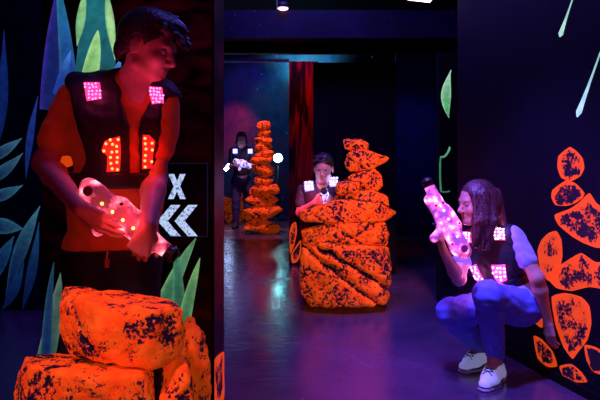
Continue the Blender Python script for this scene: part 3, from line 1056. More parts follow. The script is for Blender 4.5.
def eyes(parent, T, R, s=1.):
    for y in (-1, 1):
        bm = bmesh.new()
        c = T(.0745, y * .031, -.004)
        add_ball(bm, c, .0125 * s, 14, 0)
        add_ball(bm, c + R @ Vector((.0085 * s, 0, -.0015 * s)), (.0045 * s, .0062 * s, .0062 * s), 12, 1, R)
        link_bm('eye', bm, [M['eyewhite'], M['iris']], parent, True)


def paint_lips(me, T, s=1.):
    a, b = T(.093, 0, -.066), T(.091, 0, -.076)
    for p in me.polygons:
        c = p.center
        if (c - a).length < .017 * s or (c - b).length < .016 * s:
            if abs((c - (a + b) / 2).dot((a - b).normalized())) < .011 * s:
                p.material_index = 1


def body_obj(root, prims, cuts, late, h, T, s=1.):
    """cuts (eye sockets) act before the late pieces (nose, ears, lips, fingers)"""
    me = field_mesh('body', prims + late, h, cuts)
    o = link('body', me, [M['skin'], M['lip']], root)
    paint_lips(me, T, s)
    return o


def cam_hit(bvh, px, py):
    d = at(px, py, 1.) - V(0, 0, CAMZ)
    return bvh.ray_cast(V(0, 0, CAMZ), d.normalized())


def led_panel(vest, poly, dots, plate, led, r=.0045, lift=.004, parent=None, name='led_panel', nx=4, ny=4):
    """a plate that lies on the vest, outline seen at poly px; diodes in a grid over it"""
    me = vest.data
    bvh = BVHTree.FromPolygons([v.co for v in me.vertices], [p.vertices[:] for p in me.polygons])
    cx, cy = sum(p[0] for p in poly) / len(poly), sum(p[1] for p in poly) / len(poly)
    hit, nrm, _, _ = cam_hit(bvh, cx, cy)
    if hit is None: return None
    ns = Vector()
    for q in poly:
        h2, n2, _, _ = cam_hit(bvh, cx + (q[0] - cx) * .6, cy + (q[1] - cy) * .6)
        if h2 is not None: ns += n2
    n = (ns + nrm).normalized()
    if n.y > -.15: n.y = -.15; n.normalize()
    # fit a flat plate standing just proud of the cloth

    def on(px, py):
        o = V(0, 0, CAMZ); d = at(px, py, 1.) - o
        t = (hit - o).dot(n) / d.dot(n)
        return o + d * t
    lf = 0.
    for q in poly:
        h2, n2, _, _ = cam_hit(bvh, cx + (q[0] - cx) * .8, cy + (q[1] - cy) * .8)
        if h2 is not None: lf = max(lf, (h2 - hit).dot(n))
    lf = min(lf, .02) + lift
    bm = bmesh.new()
    add_prism(bm, [on(*q) + n * (lf - .03) for q in poly], n * .03)
    jit = random.Random(int(cx * 7 + cy))
    xs = [p[0] for p in poly]; ys = [p[1] for p in poly]

    def inside(x, y):
        c = False; j = len(poly) - 1
        for i in range(len(poly)):
            xi, yi, xj, yj = *poly[i], *poly[j]
            if (yi > y) != (yj > y) and x < (xj - xi) * (y - yi) / (yj - yi) + xi: c = not c
            j = i
        return c
    for i in range(nx):
        for j in range(ny):
            x = min(xs) + (max(xs) - min(xs)) * (i + .5 + jit.uniform(-.22, .22)) / nx; y = min(ys) + (max(ys) - min(ys)) * (j + .5 + jit.uniform(-.22, .22)) / ny
            if inside(x, y): add_ball(bm, on(x, y) + n * lf, r, 8, 1)
    o = link_bm(name, bm, [plate, led], parent if parent is not None else vest)
    return hit + n * (lf + .05)


def lamp(name, kind, loc, col, power, radius=.05, target=None, angle=40, blend=.5):
    l = bpy.data.lights.new(name, kind)
    l.color = col; l.energy = power
    if kind in ('POINT', 'SPOT'): l.shadow_soft_size = radius
    if kind == 'AREA': l.shape = 'DISK'; l.size = radius
    if kind == 'SPOT': l.spot_size = math.radians(angle); l.spot_blend = blend
    o = bpy.data.objects.new(name, l); COL.objects.link(o); o.location = loc
    if target is not None:
        o.rotation_euler = (Vector(target) - Vector(loc)).to_track_quat('-Z', 'Y').to_euler()
    return o


def add_gun(label, c, bd, up, sc, shell, led, group=None, led_r=.0055, carve_only=False):
    """toy phaser: milky shell, black muzzle, rear dial, trigger, diodes; bd = barrel direction"""
    R = rot_frame(bd, up)
    T = lambda x, y, z: Vector(c) + R @ (Vector((x, y, z)) * sc)
    C = lambda a, b, ra, rb, k=.012, f=.62: caps(T(*a), T(*b), ra * sc, rb * sc, k * sc, R.col[1], f)
    if not carve_only: root = empty('laser_gun', c, label, 'toy gun', group)
    P = [C((-.13, 0, .005), (.03, 0, .010), .047, .044), C((-.03, 0, .034), (.05, 0, .022), .034, .026), C((.03, 0, .008), (.12, 0, .0), .042, .031),
         C((.12, 0, 0), (.195, 0, 0), .030, .026, .01, .9), C((-.16, 0, .02), (-.13, 0, .012), .036, .042), C((.07, 0, -.026), (.13, 0, -.03), .022, .026),
         C((-.03, 0, -.03), (-.05, 0, -.088), .024, .022, .012, .8), C((-.02, 0, -.045), (.04, 0, -.03), .012, .014)]
    if carve_only: return grown(P + [C((.18, 0, 0), (.235, 0, 0), .030, .030, .001, 1.), C((-.155, 0, .018), (-.145, 0, .018), .034, .034, .001, 1.), C((.008, 0, -.042), (.015, 0, -.068), .01, .01, .001, 1.)]
                            + [C((-.09, y, .012), (.058, y, .006), .010, .010, .001, 1.) for y in (-.0285, .0285)]
                            + [C((x, -.028, z), (x, .028, z), .009, .009, .001, 1.) for x, z in ((-.03, .05), (.09, .02), (.09, -.018), (-.11, -.025))], carve_only, .001)
    link('shell', field_mesh('shell', P, .004), shell, root)
    bm = bmesh.new()
    add_rod(bm, T(.19, 0, 0), T(.235, 0, 0), .027 * sc, .021 * sc, 20); add_rod(bm, T(.21, 0, 0), T(.224, 0, 0), .029 * sc, .029 * sc, 20)
    link_bm('muzzle', bm, M['black_plastic'], root)
    for sd in (-1, 1):
        bm = bmesh.new()
        add_rod(bm, T(-.150, sd * .020, .018), T(-.150, sd * .0315, .018), .019 * sc, .017 * sc, 20)
        link_bm('speaker_grille', bm, simple('dark_pink_grille', (.22, .03, .09), .5), root)
        for i in range(4):
            bm = bmesh.new()
            add_ball(bm, T(-.085 + i * .046, sd * .0285, .012 - i * .002), led_r * sc, 10)
            link_bm('led', bm, led, root, True)
        for x, z in ((-.03, .05), (.09, .02), (.09, -.018), (-.11, -.025)):
            bm = bmesh.new()
            add_rod(bm, T(x, sd * .012, z), T(x, sd * .0275, z), .0055 * sc, .005 * sc, 10)
            link_bm('screw', bm, M['black_plastic'], root)
    bm = bmesh.new(); add_tube(bm, [T(.008, 0, -.040), T(.008, 0, -.056), T(.016, 0, -.066)], .006 * sc, 8)
    link_bm('trigger', bm, M['black_plastic'], root)
    return root, T, R


# ---------------------------------------------------------------- the boy beside the boulders
def build_boy():
    Yb = 2.17
    p = lambda x, y, dy=0.: at(x, y, Yb + dy)
    root = empty('person', V(p(112, 0).x, Yb, 0), 'young person in orange shirt and dark vest standing behind the boulders, head turned right', 'person')
    hc = p(149, 47, -.0); R = rot_frame((.94, -.24, -.30), (.30, 0, .95)); s = 1.06
    HP, cut, late, T = head_prims(hc, R, s)
    fy = V(0, 1, 0)
    neck = [caps(p(132, 92, .03), p(142, 60, .01), .060, .054, .03)]
    torso = [caps(p(97, 122), p(146, 124), .118, .112, .05, fy, .82), caps(p(84, 98, .01), p(158, 102, .01), .056, .054, .05),
             caps(p(134, 84, .03), p(92, 95, .02), .045, .045, .05), caps(p(134, 84, .03), p(158, 98, .02), .04, .045, .04),
             caps(p(120, 150), p(114, 225), .150, .140, .06, fy, .74), caps(p(104, 200), p(126, 200), .118, .118, .05, fy, .85),
             caps(p(96, 255), p(128, 255), .112, .112, .05, fy, .95)]
    shR, elR, wrR = p(73, 101, .0), p(45, 163, -.04), p(80, 208, -.262)
    shL, elL, wrL = p(159, 106, -.0), p(155, 178, -.04), p(148, 227, -.262)
    uR, fR = arm_prims(shR, elR, wrR, (.053, .042, .040, .027)); uL, fL = arm_prims(shL, elL, wrL, (.050, .041, .039, .027))
    hR = hand_prims(wrR, (.83, .0, -.55), (.15, .9, .35), -1, (.25, .35, .3))
    hL = hand_prims(wrL, (-.36, .02, -.90), (-.15, .95, .1), 1, (.85, 1.1, .8))
    hpR, knR, anR = p(92, 268), V(p(84, 0).x, Yb - .03, .49), V(p(82, 0).x, Yb + .02, .08)
    hpL, knL, anL = p(133, 268), V(p(142, 0).x, Yb - .04, .49), V(p(146, 0).x, Yb + .02, .08)
    legs = leg_prims(hpR, knR, anR) + leg_prims(hpL, knL, anL)
    feet = foot_prims(anR, (-.1, -1, 0)) + foot_prims(anL, (.25, -1, 0))
    gun = ('pink glowing toy phaser held across the belly of the person in orange', at(123, 219, 1.955), (.81, 0, -.585), (.585, -.12, .81), .95, M['shell_pink'], M['led_amber'])
    body_obj(root, HP + neck + torso + uR + fR + uL + fL + legs + feet, cut + add_gun(*gun, carve_only=.0085), late + hR + hL, .0045, T, s)
    eyes(root, T, R, s)
    # t-shirt with sleeves to above the elbow
    slR = [caps(shR, shR.lerp(elR, .62), .062, .064, .03)]; slL = [caps(shL, shL.lerp(elL, .58), .060, .062, .03)]
    me = field_mesh('t_shirt', grown(torso, .011) + slR + slL, .006, cuts=[caps(p(136, 72, -.03), p(136, 92, -.10), .062, .045, .01)],
                    planes=[(p(110, 247), (.03, 0, -1)), (shR.lerp(elR, .60), elR - shR)] if False else [(p(110, 246.5), (.03, 0, -1))], wrinkle=(.0022, 46.))
    link('t_shirt', me, M['shirt_red'], root)
    tr = [caps(p(96, 256), p(128, 256), .122, .122, .05, fy, .96)] + grown(legs, .018)
    me = field_mesh('trousers', tr, .008, planes=[(p(110, 243), (0, 0, 1)), (V(0, 0, .07), (0, 0, -1))], wrinkle=(.002, 34.))
    tro = link('trousers', me, M['trousers_black'], root)
    bv = BVHTree.FromPolygons([v.co for v in tro.data.vertices], [q.vertices[:] for q in tro.data.polygons])

    def on(x, y, lift=.002):
        h, n, _, _ = cam_hit(bv, x, y)
        return h + V(0, -lift, 0) if h is not None else None
    for k in range(4):
        q = [on(x, y) for x, y in ((158.6 + k * 1.8, 290), (159.6 + k * 1.8, 290), (161.8 + k * 1.4, 298 - k * 1.2), (160.9 + k * 1.4, 298 - k * 1.2))]
        if None in q: continue
        bm = bmesh.new(); add_prism(bm, q, V(0, .004, 0))
        link_bm('side_mark', bm, M['sign_white'], tro)
    bm = bmesh.new()
    for k in range(5):
        q = on(107 + .5 * math.sin(k), 248 + k * 2.7)
        if q is not None: add_ball(bm, q, (.006, .004, .0065), 8)
    q = on(107.5, 263, .004)
    if q is not None: add_box(bm, (-.008, -.003, -.016), (.008, .004, .016), Matrix.Identity(3), q)
    link_bm('zip_tag', bm, simple('brass_tag', (.55, .2, .1), .35, metal=.6), tro)
    for an, dr in ((anR, (-.1, -1, 0)), (anL, (.25, -1, 0))):
        link('shoe', field_mesh('shoe', grown(foot_prims(an, dr), .008), .007, planes=[(V(0, 0, .002), (0, 0, -1)), (V(0, 0, .11), (0, 0, 1))]), M['shoe_dark'], root)
    # hair: cropped sides, full top swept forward
    rn = random.Random(4)
    E = lambda q, r, k=.012: ell(T(*q), tuple(a * s for a in r), R, k)
    H = [E((-.024, 0, .038), (.104, .086, .090)), E((-.065, 0, -.03), (.055, .066, .06), .02), E((.0, 0, .084), (.098, .072, .052), .02), E((.065, 0, .082), (.055, .055, .036), .02)]
    for i in range(90):
        a = rn.uniform(-1, 1); b = rn.uniform(-.9, 1.)
        x0 = .075 * b; y0 = .062 * a; z0 = .118 - .03 * a * a - .025 * b * b
        l = rn.uniform(.03, .055)
        H.append(caps(T(x0, y0, z0), T(x0 + l, y0 + rn.uniform(-.015, .015), z0 + rn.uniform(-.012, .016) - (.022 if b > .5 else 0)), .011, .005, .006))
    for i in range(26):
        y0 = rn.uniform(-.05, .05)
        H.append(caps(T(.085, y0, rn.uniform(.06, .095)), T(rn.uniform(.118, .138), y0 + rn.uniform(-.012, .012), rn.uniform(.018, .058)), .014, .005, .006))
    hcut = [E((.085, 0, -.035), (.072, .1, .078), .01), E((.035, 0, -.13), (.135, .14, .115), .012), E((-.005, -.085, -.015), (.026, .03, .04), .006), E((-.005, .085, -.015), (.026, .03, .04), .006)]
    link('hair', field_mesh('hair', H, .0045, hcut, wrinkle=(.0012, 190.)), M['hair_dark'], root)
    # vest
    vt = grown(torso[:5], .026) + grown(torso[5:6], .026)
    cuts = [caps(p(134, 70, -.02), p(134, 104, -.16), .075, .030, .01), caps(p(133, 98, -.12), p(133, 128, -.13), .056, .010, .008, fy, 4.),
            caps(p(133, 124, -.13), p(132, 190, -.13), .016, .018, .006, fy, 5.), caps(p(63, 104, -.0), p(74, 156, -.03), .068, .076, .012, fy, 3.),
            caps(p(180, 112, .0), p(178, 160, -.02), .056, .056, .012, fy, 3.)]
    me = field_mesh('vest', vt, .006, cuts, planes=[(p(115, 186), (0, 0, -1))], wrinkle=(.0016, 60.))
    vest = link('vest', me, M['vest'], root)
    pads = [caps(p(76, 82, .0), p(88, 82, -.0), .04, .034, .02), caps(p(157, 92, .0), p(164, 95, -.0), .036, .036, .02)]
    link('shoulder_pad', field_mesh('shoulder_pad', pads[:1], .006), M['vest'], vest)
    link('shoulder_pad', field_mesh('shoulder_pad', pads[1:], .006), M['vest'], vest)
    me = field_mesh('belt', grown(torso[:6], .033), .006, planes=[(p(115, 172), (0, 0, 1)), (p(115, 187), (0, 0, -1))])
    link('belt', me, M['belt'], vest)
    pk, rd = (1, .05, .2), (1, .02, .01)
    L = []
    L.append((led_panel(vest, [(84, 83), (100, 83), (102, 99), (87, 101)], 0, M['led_pinkplate'], M['led_pink'], .0036, nx=5, ny=5), pk))
    L.append((led_panel(vest, [(149, 87), (162, 88), (164, 102), (152, 104)], 0, M['led_pinkplate'], M['led_pink'], .0036, nx=5, ny=5), pk))
    L.append((led_panel(vest, [(105, 141), (120, 136), (121, 150), (120, 171), (107, 172), (108, 156), (102, 150)], 0, M['led_redplate'], M['led_red'], .0052, nx=3, ny=6), rd))
    L.append((led_panel(vest, [(143, 135), (149, 135), (155, 141), (153, 152), (152, 168), (142, 169)], 0, M['led_redplate'], M['led_red'], .0052, nx=2, ny=6), rd))
    add_gun(*gun)
    return L


boyL = build_boy()


# ---------------------------------------------------------------- the crouching girl at the right wall
def build_girl():
    p = lambda x, y, Y: at(x, y, Y)
    root = empty('person', V(p(490, 0, 3.3).x, 3.3, 0), 'young woman in white tee and pale jeans crouching against the rock mural', 'person')
    hc = p(476, 202, 3.24); R = rot_frame((-.955, -.28, -.10), (-.08, 0, 1)); s = 1.0
    HP, cut, late, T = head_prims(hc, R, s)
    fd = V(-.8, -.6, .1)                          # the way the chest faces
    neck = [caps(p(486, 230, 3.30), p(479, 210, 3.27), .050, .046, .03)]
    shR, shL = p(466, 243, 3.42), p(514, 236, 3.20)
    chest = p(492, 254, 3.31); pel = p(519, 304, 3.31)
    torso = [caps(shR.lerp(shL, .12), shR.lerp(shL, .88), .050, .050, .05), caps(p(480, 256, 3.36), p(504, 255, 3.25), .098, .098, .05, fd, .85),
             caps(p(499, 270, 3.31), p(510, 291, 3.31), .105, .105, .06, fd, .85), caps(p(512, 303, 3.36), p(522, 304, 3.24), .112, .108, .06),
             caps(p(485, 230, 3.31), shL.lerp(shR, .2), .035, .04, .04), caps(p(485, 230, 3.31), shR.lerp(shL, .2), .035, .04, .04)]
    elR, wrR = p(459, 279, 3.25), p(444, 252, 3.10)
    elL, wrL = p(537, 278, 3.10), p(548, 321, 3.15)
    uR, fR = arm_prims(shR, elR, wrR, (.042, .036, .034, .023)); uL, fL = arm_prims(shL, elL, wrL, (.043, .037, .034, .024))
    hR = hand_prims(wrR, (-.35, -.2, .9), (.75, .1, .5), 1, (.9, 1.0, .8), .95)
    hL = hand_prims(wrL, (.15, .10, -.95), (.85, .35, .1), -1, (.2, .25, .2), .95, .15)
    hpR, knR, anR = p(506, 303, 3.40), p(451, 312, 3.28), p(479, 345, 3.46)
    hpL, knL, anL = p(516, 306, 3.22), p(488, 295, 3.06), p(495, 352, 3.22)
    lR = leg_prims(hpR, knR, anR, (.090, .063, .058, .040)); lL = leg_prims(hpL, knL, anL, (.092, .062, .056, .040))
    feet = foot_prims(anR, (-.75, -.65, 0), .95) + foot_prims(anL, (-.62, -.78, 0), .95)
    gun = ('magenta glowing toy phaser raised upright by the crouching woman', at(446, 222, 3.02), (-.36, .26, .88), (.85, .1, .3), 1.06, M['shell_mag'], M['led_mag'])
    body_obj(root, HP + neck + torso + uR + fR + uL + fL + lR + lL + feet, cut + add_gun(*gun, carve_only=.0085), late + hR + hL, .0045, T, s)
    eyes(root, T, R, s)
    sl = [caps(shL, shL.lerp(elL, .58), .054, .053, .03), caps(shR, shR.lerp(elR, .5), .052, .056, .03)]
    me = field_mesh('t_shirt', grown(torso, .011) + sl, .006, cuts=[caps(p(482, 214, 3.26), p(478, 231, 3.20), .058, .05, .01)], wrinkle=(.002, 60.), planes=[(p(512, 298, 3.3), (.35, 0, -1))])
    link('t_shirt', me, M['shirt_white'], root)
    me = field_mesh('jeans', grown(torso[3:4], .012) + grown(lR + lL, .013), .006, planes=[(V(0, 0, .080), (0, 0, -1))], wrinkle=(.0022, 62.))
    link('jeans', me, M['denim'], root)
    for an, dr in ((anR, (-.75, -.65, 0)), (anL, (-.62, -.78, 0))):
        d = Vector(dr).normalized(); w = d.cross(V(0, 0, 1))
        a0 = Vector((an[0], an[1], 0))
        sh = link('sneaker', field_mesh('sneaker', grown(foot_prims(an, dr, .95), .008), .005, planes=[(V(0, 0, .012), (0, 0, -1)), (V(0, 0, .092), (0, 0, 1))]), M['shoe_white'], root)
        so = [caps(a0 - d * .05 + V(0, 0, .008), a0 + d * .07 + V(0, 0, .008), .044, .050, .02, (0, 0, 1), .45), caps(a0 + d * .07 + V(0, 0, .008), a0 + d * .15 + V(0, 0, .008), .050, .037, .02, (0, 0, 1), .45)]
        link('sole', field_mesh('sole', so, .004, planes=[(V(0, 0, .001), (0, 0, -1))]), M['shoe_sole'], sh)
        bvh = BVHTree.FromPolygons([v.co for v in sh.data.vertices], [q.vertices[:] for q in sh.data.polygons])
        bm = bmesh.new()
        for k in range(6):
            t = .020 + .017 * k
            for sgn in (-1, 1):
                row = []
                for q in range(-3, 4):
                    u = q / 3
                    o = a0 + d * (t + .009 * u * sgn) + w * .026 * u + V(0, 0, .10)
                    hit = bvh.ray_cast(o, V(0, 0, -1))[0]
                    if hit is not None: row.append(hit + V(0, 0, .0025))
                if len(row) > 1: add_tube(bm, row, .0026, 6)
        link_bm('laces', bm, M['lace'], sh, True)
        st = [caps(a0 - d * .05 + V(0, 0, .020), a0 + d * .07 + V(0, 0, .020), .0425, .0485, .02, (0, 0, 1), .3), caps(a0 + d * .07 + V(0, 0, .020), a0 + d * .15 + V(0, 0, .020), .0485, .0355, .02, (0, 0, 1), .3)]
        link('sole_stripe', field_mesh('sole_stripe', st, .003, planes=[(V(0, 0, .018), (0, 0, -1)), (V(0, 0, .024), (0, 0, 1))]), M['lace'], sh)
    # long straight hair over the near shoulder and down the back
    rn = random.Random(9)
    E = lambda q, r, k=.012: ell(T(*q), tuple(a * s for a in r), R, k)
    H = [E((-.022, 0, .036), (.100, .086, .090)), E((-.05, .012, -.02), (.090, .086, .10), .02)]
    end = p(481, 246, 3.13); mid = p(484, 222, 3.15)
    for i in range(90):
        a = rn.uniform(0, 1); b = rn.uniform(-1, 1)
        st = T(-.075 + .125 * a, .074 - .03 * abs(a - .45), .055 - .07 * rn.random())
        m1 = mid + V((.5 - a) * .11 + rn.uniform(-.008, .008), -.01 + rn.uniform(-.015, .02), rn.uniform(-.01, .02))
        e1 = end + V((.5 - a) * .085 + rn.uniform(-.01, .01), rn.uniform(-.02, .02), rn.uniform(-.025, .05))
        H += [caps(st, m1, .012, .011, .014), caps(m1, e1, .011, .003, .012)]
    for i in range(50):
        b = rn.uniform(-1, 1)
        st = T(-.105, .06 * b, .02 + .03 * rn.random())
        m1 = p(493, 224, 3.29) + V(.02 * b + .02, .075 * -b, rn.uniform(-.01, .02)); e1 = p(500, 243, 3.33) + V(.03 + .02 * b, .09 * -b, rn.uniform(-.03, .03))
        H += [caps(st, m1, .014, .012, .014), caps(m1, e1, .012, .004, .012)]
    hcut = [E((.105, 0, -.03), (.068, .085, .085), .01), E((.05, -.05, -.1), (.09, .07, .08), .01)]
    link('hair', field_mesh('hair', H, .0045, hcut, wrinkle=(.001, 170.)), M['hair_red'], root)
    vt = grown(torso[:3], .024) + grown(torso[4:], .02)
    cuts = [caps(p(482, 212, 3.26), p(477, 236, 3.16), .064, .035, .01), caps(p(477, 236, 3.2), p(484, 262, 3.1), .034, .012, .01),
            caps(shL + V(.075, -.03, -.03), elL + V(.03, 0, .06), .062, .062, .012), caps(shR + V(-.05, .04, -.02), elR + V(0, .05, .08), .05, .05, .012)]
    me = field_mesh('vest', vt, .006, cuts, planes=[(p(505, 286, 3.3), (.35, 0, -1))], wrinkle=(.0014, 70.))
    vest = link('vest', me, M['vest'], root)
    me = field_mesh('belt', grown(torso[1:3], .032), .006, planes=[(p(505, 274, 3.3), (-.35, 0, 1)), (p(505, 288, 3.3), (.35, 0, -1))])
    link('belt', me, M['belt'], vest)
    mg = (1, .15, .5)
    L = []
    for poly, nx, ny in (([(460, 232), (470, 232), (471, 242), (461, 243)], 4, 4), ([(494, 228), (504, 229), (505, 240), (495, 240)], 4, 4),
                         ([(470, 267), (475, 265), (484, 279), (481, 283), (476, 280)], 4, 6), ([(491, 266), (505, 265), (507, 280), (499, 283), (494, 277)], 4, 4)):
        L.append((led_panel(vest, poly, 0, M['led_magplate'], M['led_mag'], .0055, nx=nx, ny=ny), mg))
    add_gun(*gun)
    return L


girlL = build_girl()


# ---------------------------------------------------------------- the two farther players
def build_far(label, Y, pts, s, hair, shirt, trousers, fwd, kneel, leds, gun, glasses=False, h=.007, longhair=False):
    p = lambda x, y, dy=0.: at(x, y, Y + dy)
    hc = p(*pts['head']); R = rot_frame(fwd, (0, 0, 1))
    root = empty('person', V(hc.x, Y, 0), label, 'person')
    HP, cut, late, T = head_prims(hc, R, s)
    nb = p(*pts['neck'])
    shR, shL = p(*pts['shR']), p(*pts['shL'])
    pel = p(*pts['pel'])
    fy = V(0, 1, 0)
    wd = .5
    ch = shR.lerp(shL, .5) + V(0, 0, -.12)
    w = (shL - shR).length
    torso = [caps(shR.lerp(shL, .1), shR.lerp(shL, .9), .05, .05, .05), caps(ch - V(w * .18, 0, 0), ch + V(w * .18, 0, 0), .105, .105, .05, fy, .85), caps(ch, pel + V(0, 0, .05), .12, .115, .06, fy, .85),
             caps(pel - V(.06, 0, 0), pel + V(.06, 0, 0), .105, .105, .05), caps(nb, shR.lerp(shL, .25), .04, .04, .04), caps(nb, shL.lerp(shR, .25), .04, .04, .04)]
    neck = [caps(nb, T(-.01, 0, -.07), .052, .05, .03)]
    A = []; sl = []; hs = []
    for a, el, wr, sgn in (('R', 'elR', 'wrR', -1), ('L', 'elL', 'wrL', 1)):
        sh = shR if a == 'R' else shL
        e, wq = p(*pts[el]), p(*pts[wr])
        u, f = arm_prims(sh, e, wq, (.045, .038, .036, .025))
        A += u + f
        sl.append(caps(sh, sh.lerp(e, .6), .056, .058, .03))
        hd = (p(*pts['grip']) - wq)
        hs += hand_prims(wq, hd, (-sgn * .8, .4, .2), -sgn, (.9, 1., .7))
    legs = []; feet = []; fl = []
    for sg in (-1, 1):
        hp = pel + V(sg * .085, 0, -.02)
        if kneel:
            kn = V(hp.x + sg * .06, hp.y - .28, .10 if sg < 0 else .46); an = V(kn.x + .0, hp.y + (.16 if sg < 0 else -.22), .08)
        else:
            kn = V(hp.x + sg * .015, hp.y - .02, .48); an = V(hp.x + sg * .02, hp.y + .01, .08)
        legs += leg_prims(hp, kn, an); feet += foot_prims(an, (sg * .15, -1, 0)); fl.append((an, (sg * .15, -1, 0)))
    g = (gun[0], p(*gun[1]), gun[2], gun[3], gun[4], M['shell_blue'], M['led_blue'])
    body_obj(root, HP + neck + torso + A + legs + feet, cut + add_gun(*g, carve_only=.011 if h > .008 else .0075), late + hs, h, T, s)
    eyes(root, T, R, s)
    link('t_shirt', field_mesh('t_shirt', grown(torso[:3] + torso[4:], .011) + sl, .008, cuts=[caps(T(.02, 0, -.10), nb + V(0, -.06, -.0), .06, .05, .01)], wrinkle=(.002, 50.)), shirt, root)
    link('trousers', field_mesh('trousers', grown(torso[3:4], .014) + grown(legs, .016), .009, planes=[(V(0, 0, .07), (0, 0, -1))], wrinkle=(.002, 40.)), trousers, root)
    for an, dr in fl:
        link('shoe', field_mesh('shoe', grown(foot_prims(an, dr), .008), .008, planes=[(V(0, 0, .002), (0, 0, -1)), (V(0, 0, .11), (0, 0, 1))]), M['shoe_dark'], root)
    E = lambda q, r, k=.012: ell(T(*q), tuple(a * s for a in r), R, k)
    H = [E((-.02, 0, .042), (.10, .084, .088))]
    rn = random.Random(int(Y * 10))
    for i in range(40):
        a = rn.uniform(-1, 1); b = rn.uniform(-1, 1)
        x0, y0, z0 = .07 * b, .06 * a, .12 - .03 * a * a - .025 * b * b
        H.append(caps(T(x0, y0, z0), T(x0 + rn.uniform(.01, .04), y0 + rn.uniform(-.02, .02), z0 + rn.uniform(-.01, .01)), .011, .006, .006))
    if longhair:
        for sg in (-1, 1):
            for i in range(10):
                x = rn.uniform(-.07, .02)
                H += [caps(T(x, sg * .07, .03), T(x, sg * .09, -.08), .016, .015, .01), caps(T(x, sg * .09, -.08), T(x - .0, sg * .10, -.17 - .04 * rn.random()), .015, .007, .01)]
    link('hair', field_mesh('hair', H, .006, [E((.095, 0, -.045), (.075, .085, .09), .01), E((0, 0, -.22 if longhair else -.12), (.2, .06 if longhair else .16, .18 if longhair else .11), .01)]), hair, root)
    if glasses:
        bm = bmesh.new()
        for y in (-1, 1):
            c = [T(.1 - .006 * abs(math.cos(t)), y * (.033 + .026 * math.cos(t)), -.003 + .019 * math.sin(t)) for t in [k * math.pi / 8 for k in range(17)]]
            add_tube(bm, c, .0028, 6)
            add_tube(bm, [T(.094, y * .058, 0), T(.0, y * .082, .004)], .0028, 6)
        add_tube(bm, [T(.1, -.009, .002), T(.1, .009, .002)], .0028, 6)
        link_bm('glasses', bm, M['metal'], root)
    vest = link('vest', field_mesh('vest', grown(torso[:3], .026), .008, cuts=[caps(T(.03, 0, -.1), nb + V(0, -.1, -.04), .075, .05, .01), caps(nb + V(0, -.12, -.05), nb + V(0, -.14, -.13), .045, .012, .01, fy, 2.),
                caps(shR + V(-.085, 0, 0), shR + V(-.06, 0, -.15), .05, .05, .01, fy, 2.), caps(shL + V(.085, 0, 0), shL + V(.06, 0, -.15), .05, .05, .01, fy, 2.)], planes=[(pel + V(0, 0, .10), (0, 0, -1))]), M['vest'], root)
    L = []
    for poly in leds:
        L.append((led_panel(vest, poly, 0, M['led_blueplate'], M['led_blue'], .009, nx=3, ny=3), (.4, .35, 1)))
    add_gun(*g)
    return L


midL = build_far('young person in glasses crouching behind the middle rock stack with a white phaser', 5.42,
          dict(head=(323.5, 168, 0), neck=(322, 184, .03), shR=(303, 190, .02), shL=(341, 187, .02), pel=(326, 238, .12), elR=(300, 213, -.02), wrR=(314, 203, -.22),
               elL=(346, 212, -.02), wrL=(334, 203, -.22), grip=(324, 199, -.30)), 1.12, M['hair_dark'], M['shirt_black'], M['denim_dark'], (-.18, -.95, -.16), True,
          [[(304, 182), (313, 181), (314, 190), (305, 191)], [(329, 178), (337, 177), (338, 186), (330, 187)]],
          ('white phaser aimed at us over the rocks by the person in glasses', (325, 195, -.30), (-.08, -.95, .22), (0, .2, .97), 1.0), glasses=True)
farL = build_far('young woman with long dark hair standing left of the slim stone tower', 10.0,
          dict(head=(241.5, 139, 0), neck=(241.5, 146, .03), shR=(232, 151.5, 0), shL=(251.5, 151.5, 0), pel=(242, 180, .02), elR=(231, 167, -.04), wrR=(237, 166, -.3),
               elL=(253.5, 167, -.04), wrL=(247, 166, -.3), grip=(243, 164, -.36)), 1.0, M['hair_dark'], M['shirt_black'], M['denim_dark'], (.1, -.98, -.05), False,
          [[(233, 149), (237.5, 149), (237.5, 153.5), (233, 153.5)], [(248, 149), (252.3, 149), (252.3, 153.5), (248, 153.5)]],
          ('white glowing phaser held by the woman beside the slim stone tower', (243, 164, -.34), (.80, -.55, -.16), (0, .1, 1), 1.1), longhair=True, h=.009)

# ------------------------------------------------------------------ arrow sign
root = empty('arrow_sign', at(184, 237, PY0 - .02), 'dark sign on the wall panel reading X above two left chevrons', 'sign')
Ys = PY0 - .03
bm = bmesh.new()
a, b = at(152, 163, Ys), at(208, 237, Ys)
add_box(bm, (a.x, Ys, b.z), (b.x, PY0, a.z))
link_bm('board', bm, M['sign_board'], root)
bm = bmesh.new()
t = .004
for lo, hi in (((a.x, b.z), (a.x + t, a.z)), ((b.x - t, b.z), (b.x, a.z)), ((a.x, a.z - t), (b.x, a.z)), ((a.x, b.z), (b.x, b.z + t))):
    add_box(bm, (lo[0], Ys - .003, lo[1]), (hi[0], Ys + .001, hi[1]))
link_bm('edge_strip', bm, M['sign_edge'], root)
sg = lambda pts: [at(x, y, Ys - .002) for x, y in pts]
bm = bmesh.new()
add_prism(bm, sg([(168, 174), (174, 174), (177, 181.5), (180, 174), (185.5, 174), (180, 186.3), (185.8, 199), (180, 199), (176.8, 191.2), (173.6, 199), (168, 199), (173.8, 186.3)]), V(0, .004, 0))
link_bm('letter', bm, M['sign_white'], root)
for dx in (0, -17):
    bm = bmesh.new()
    add_prism(bm, sg([(188 + dx, 205), (197.5 + dx, 205), (184.5 + dx, 221), (197.5 + dx, 237 - .8), (188 + dx, 237 - .8), (174.5 + dx, 221)]), V(0, .004, 0))
    link_bm('chevron', bm, M['sign_white'], root)

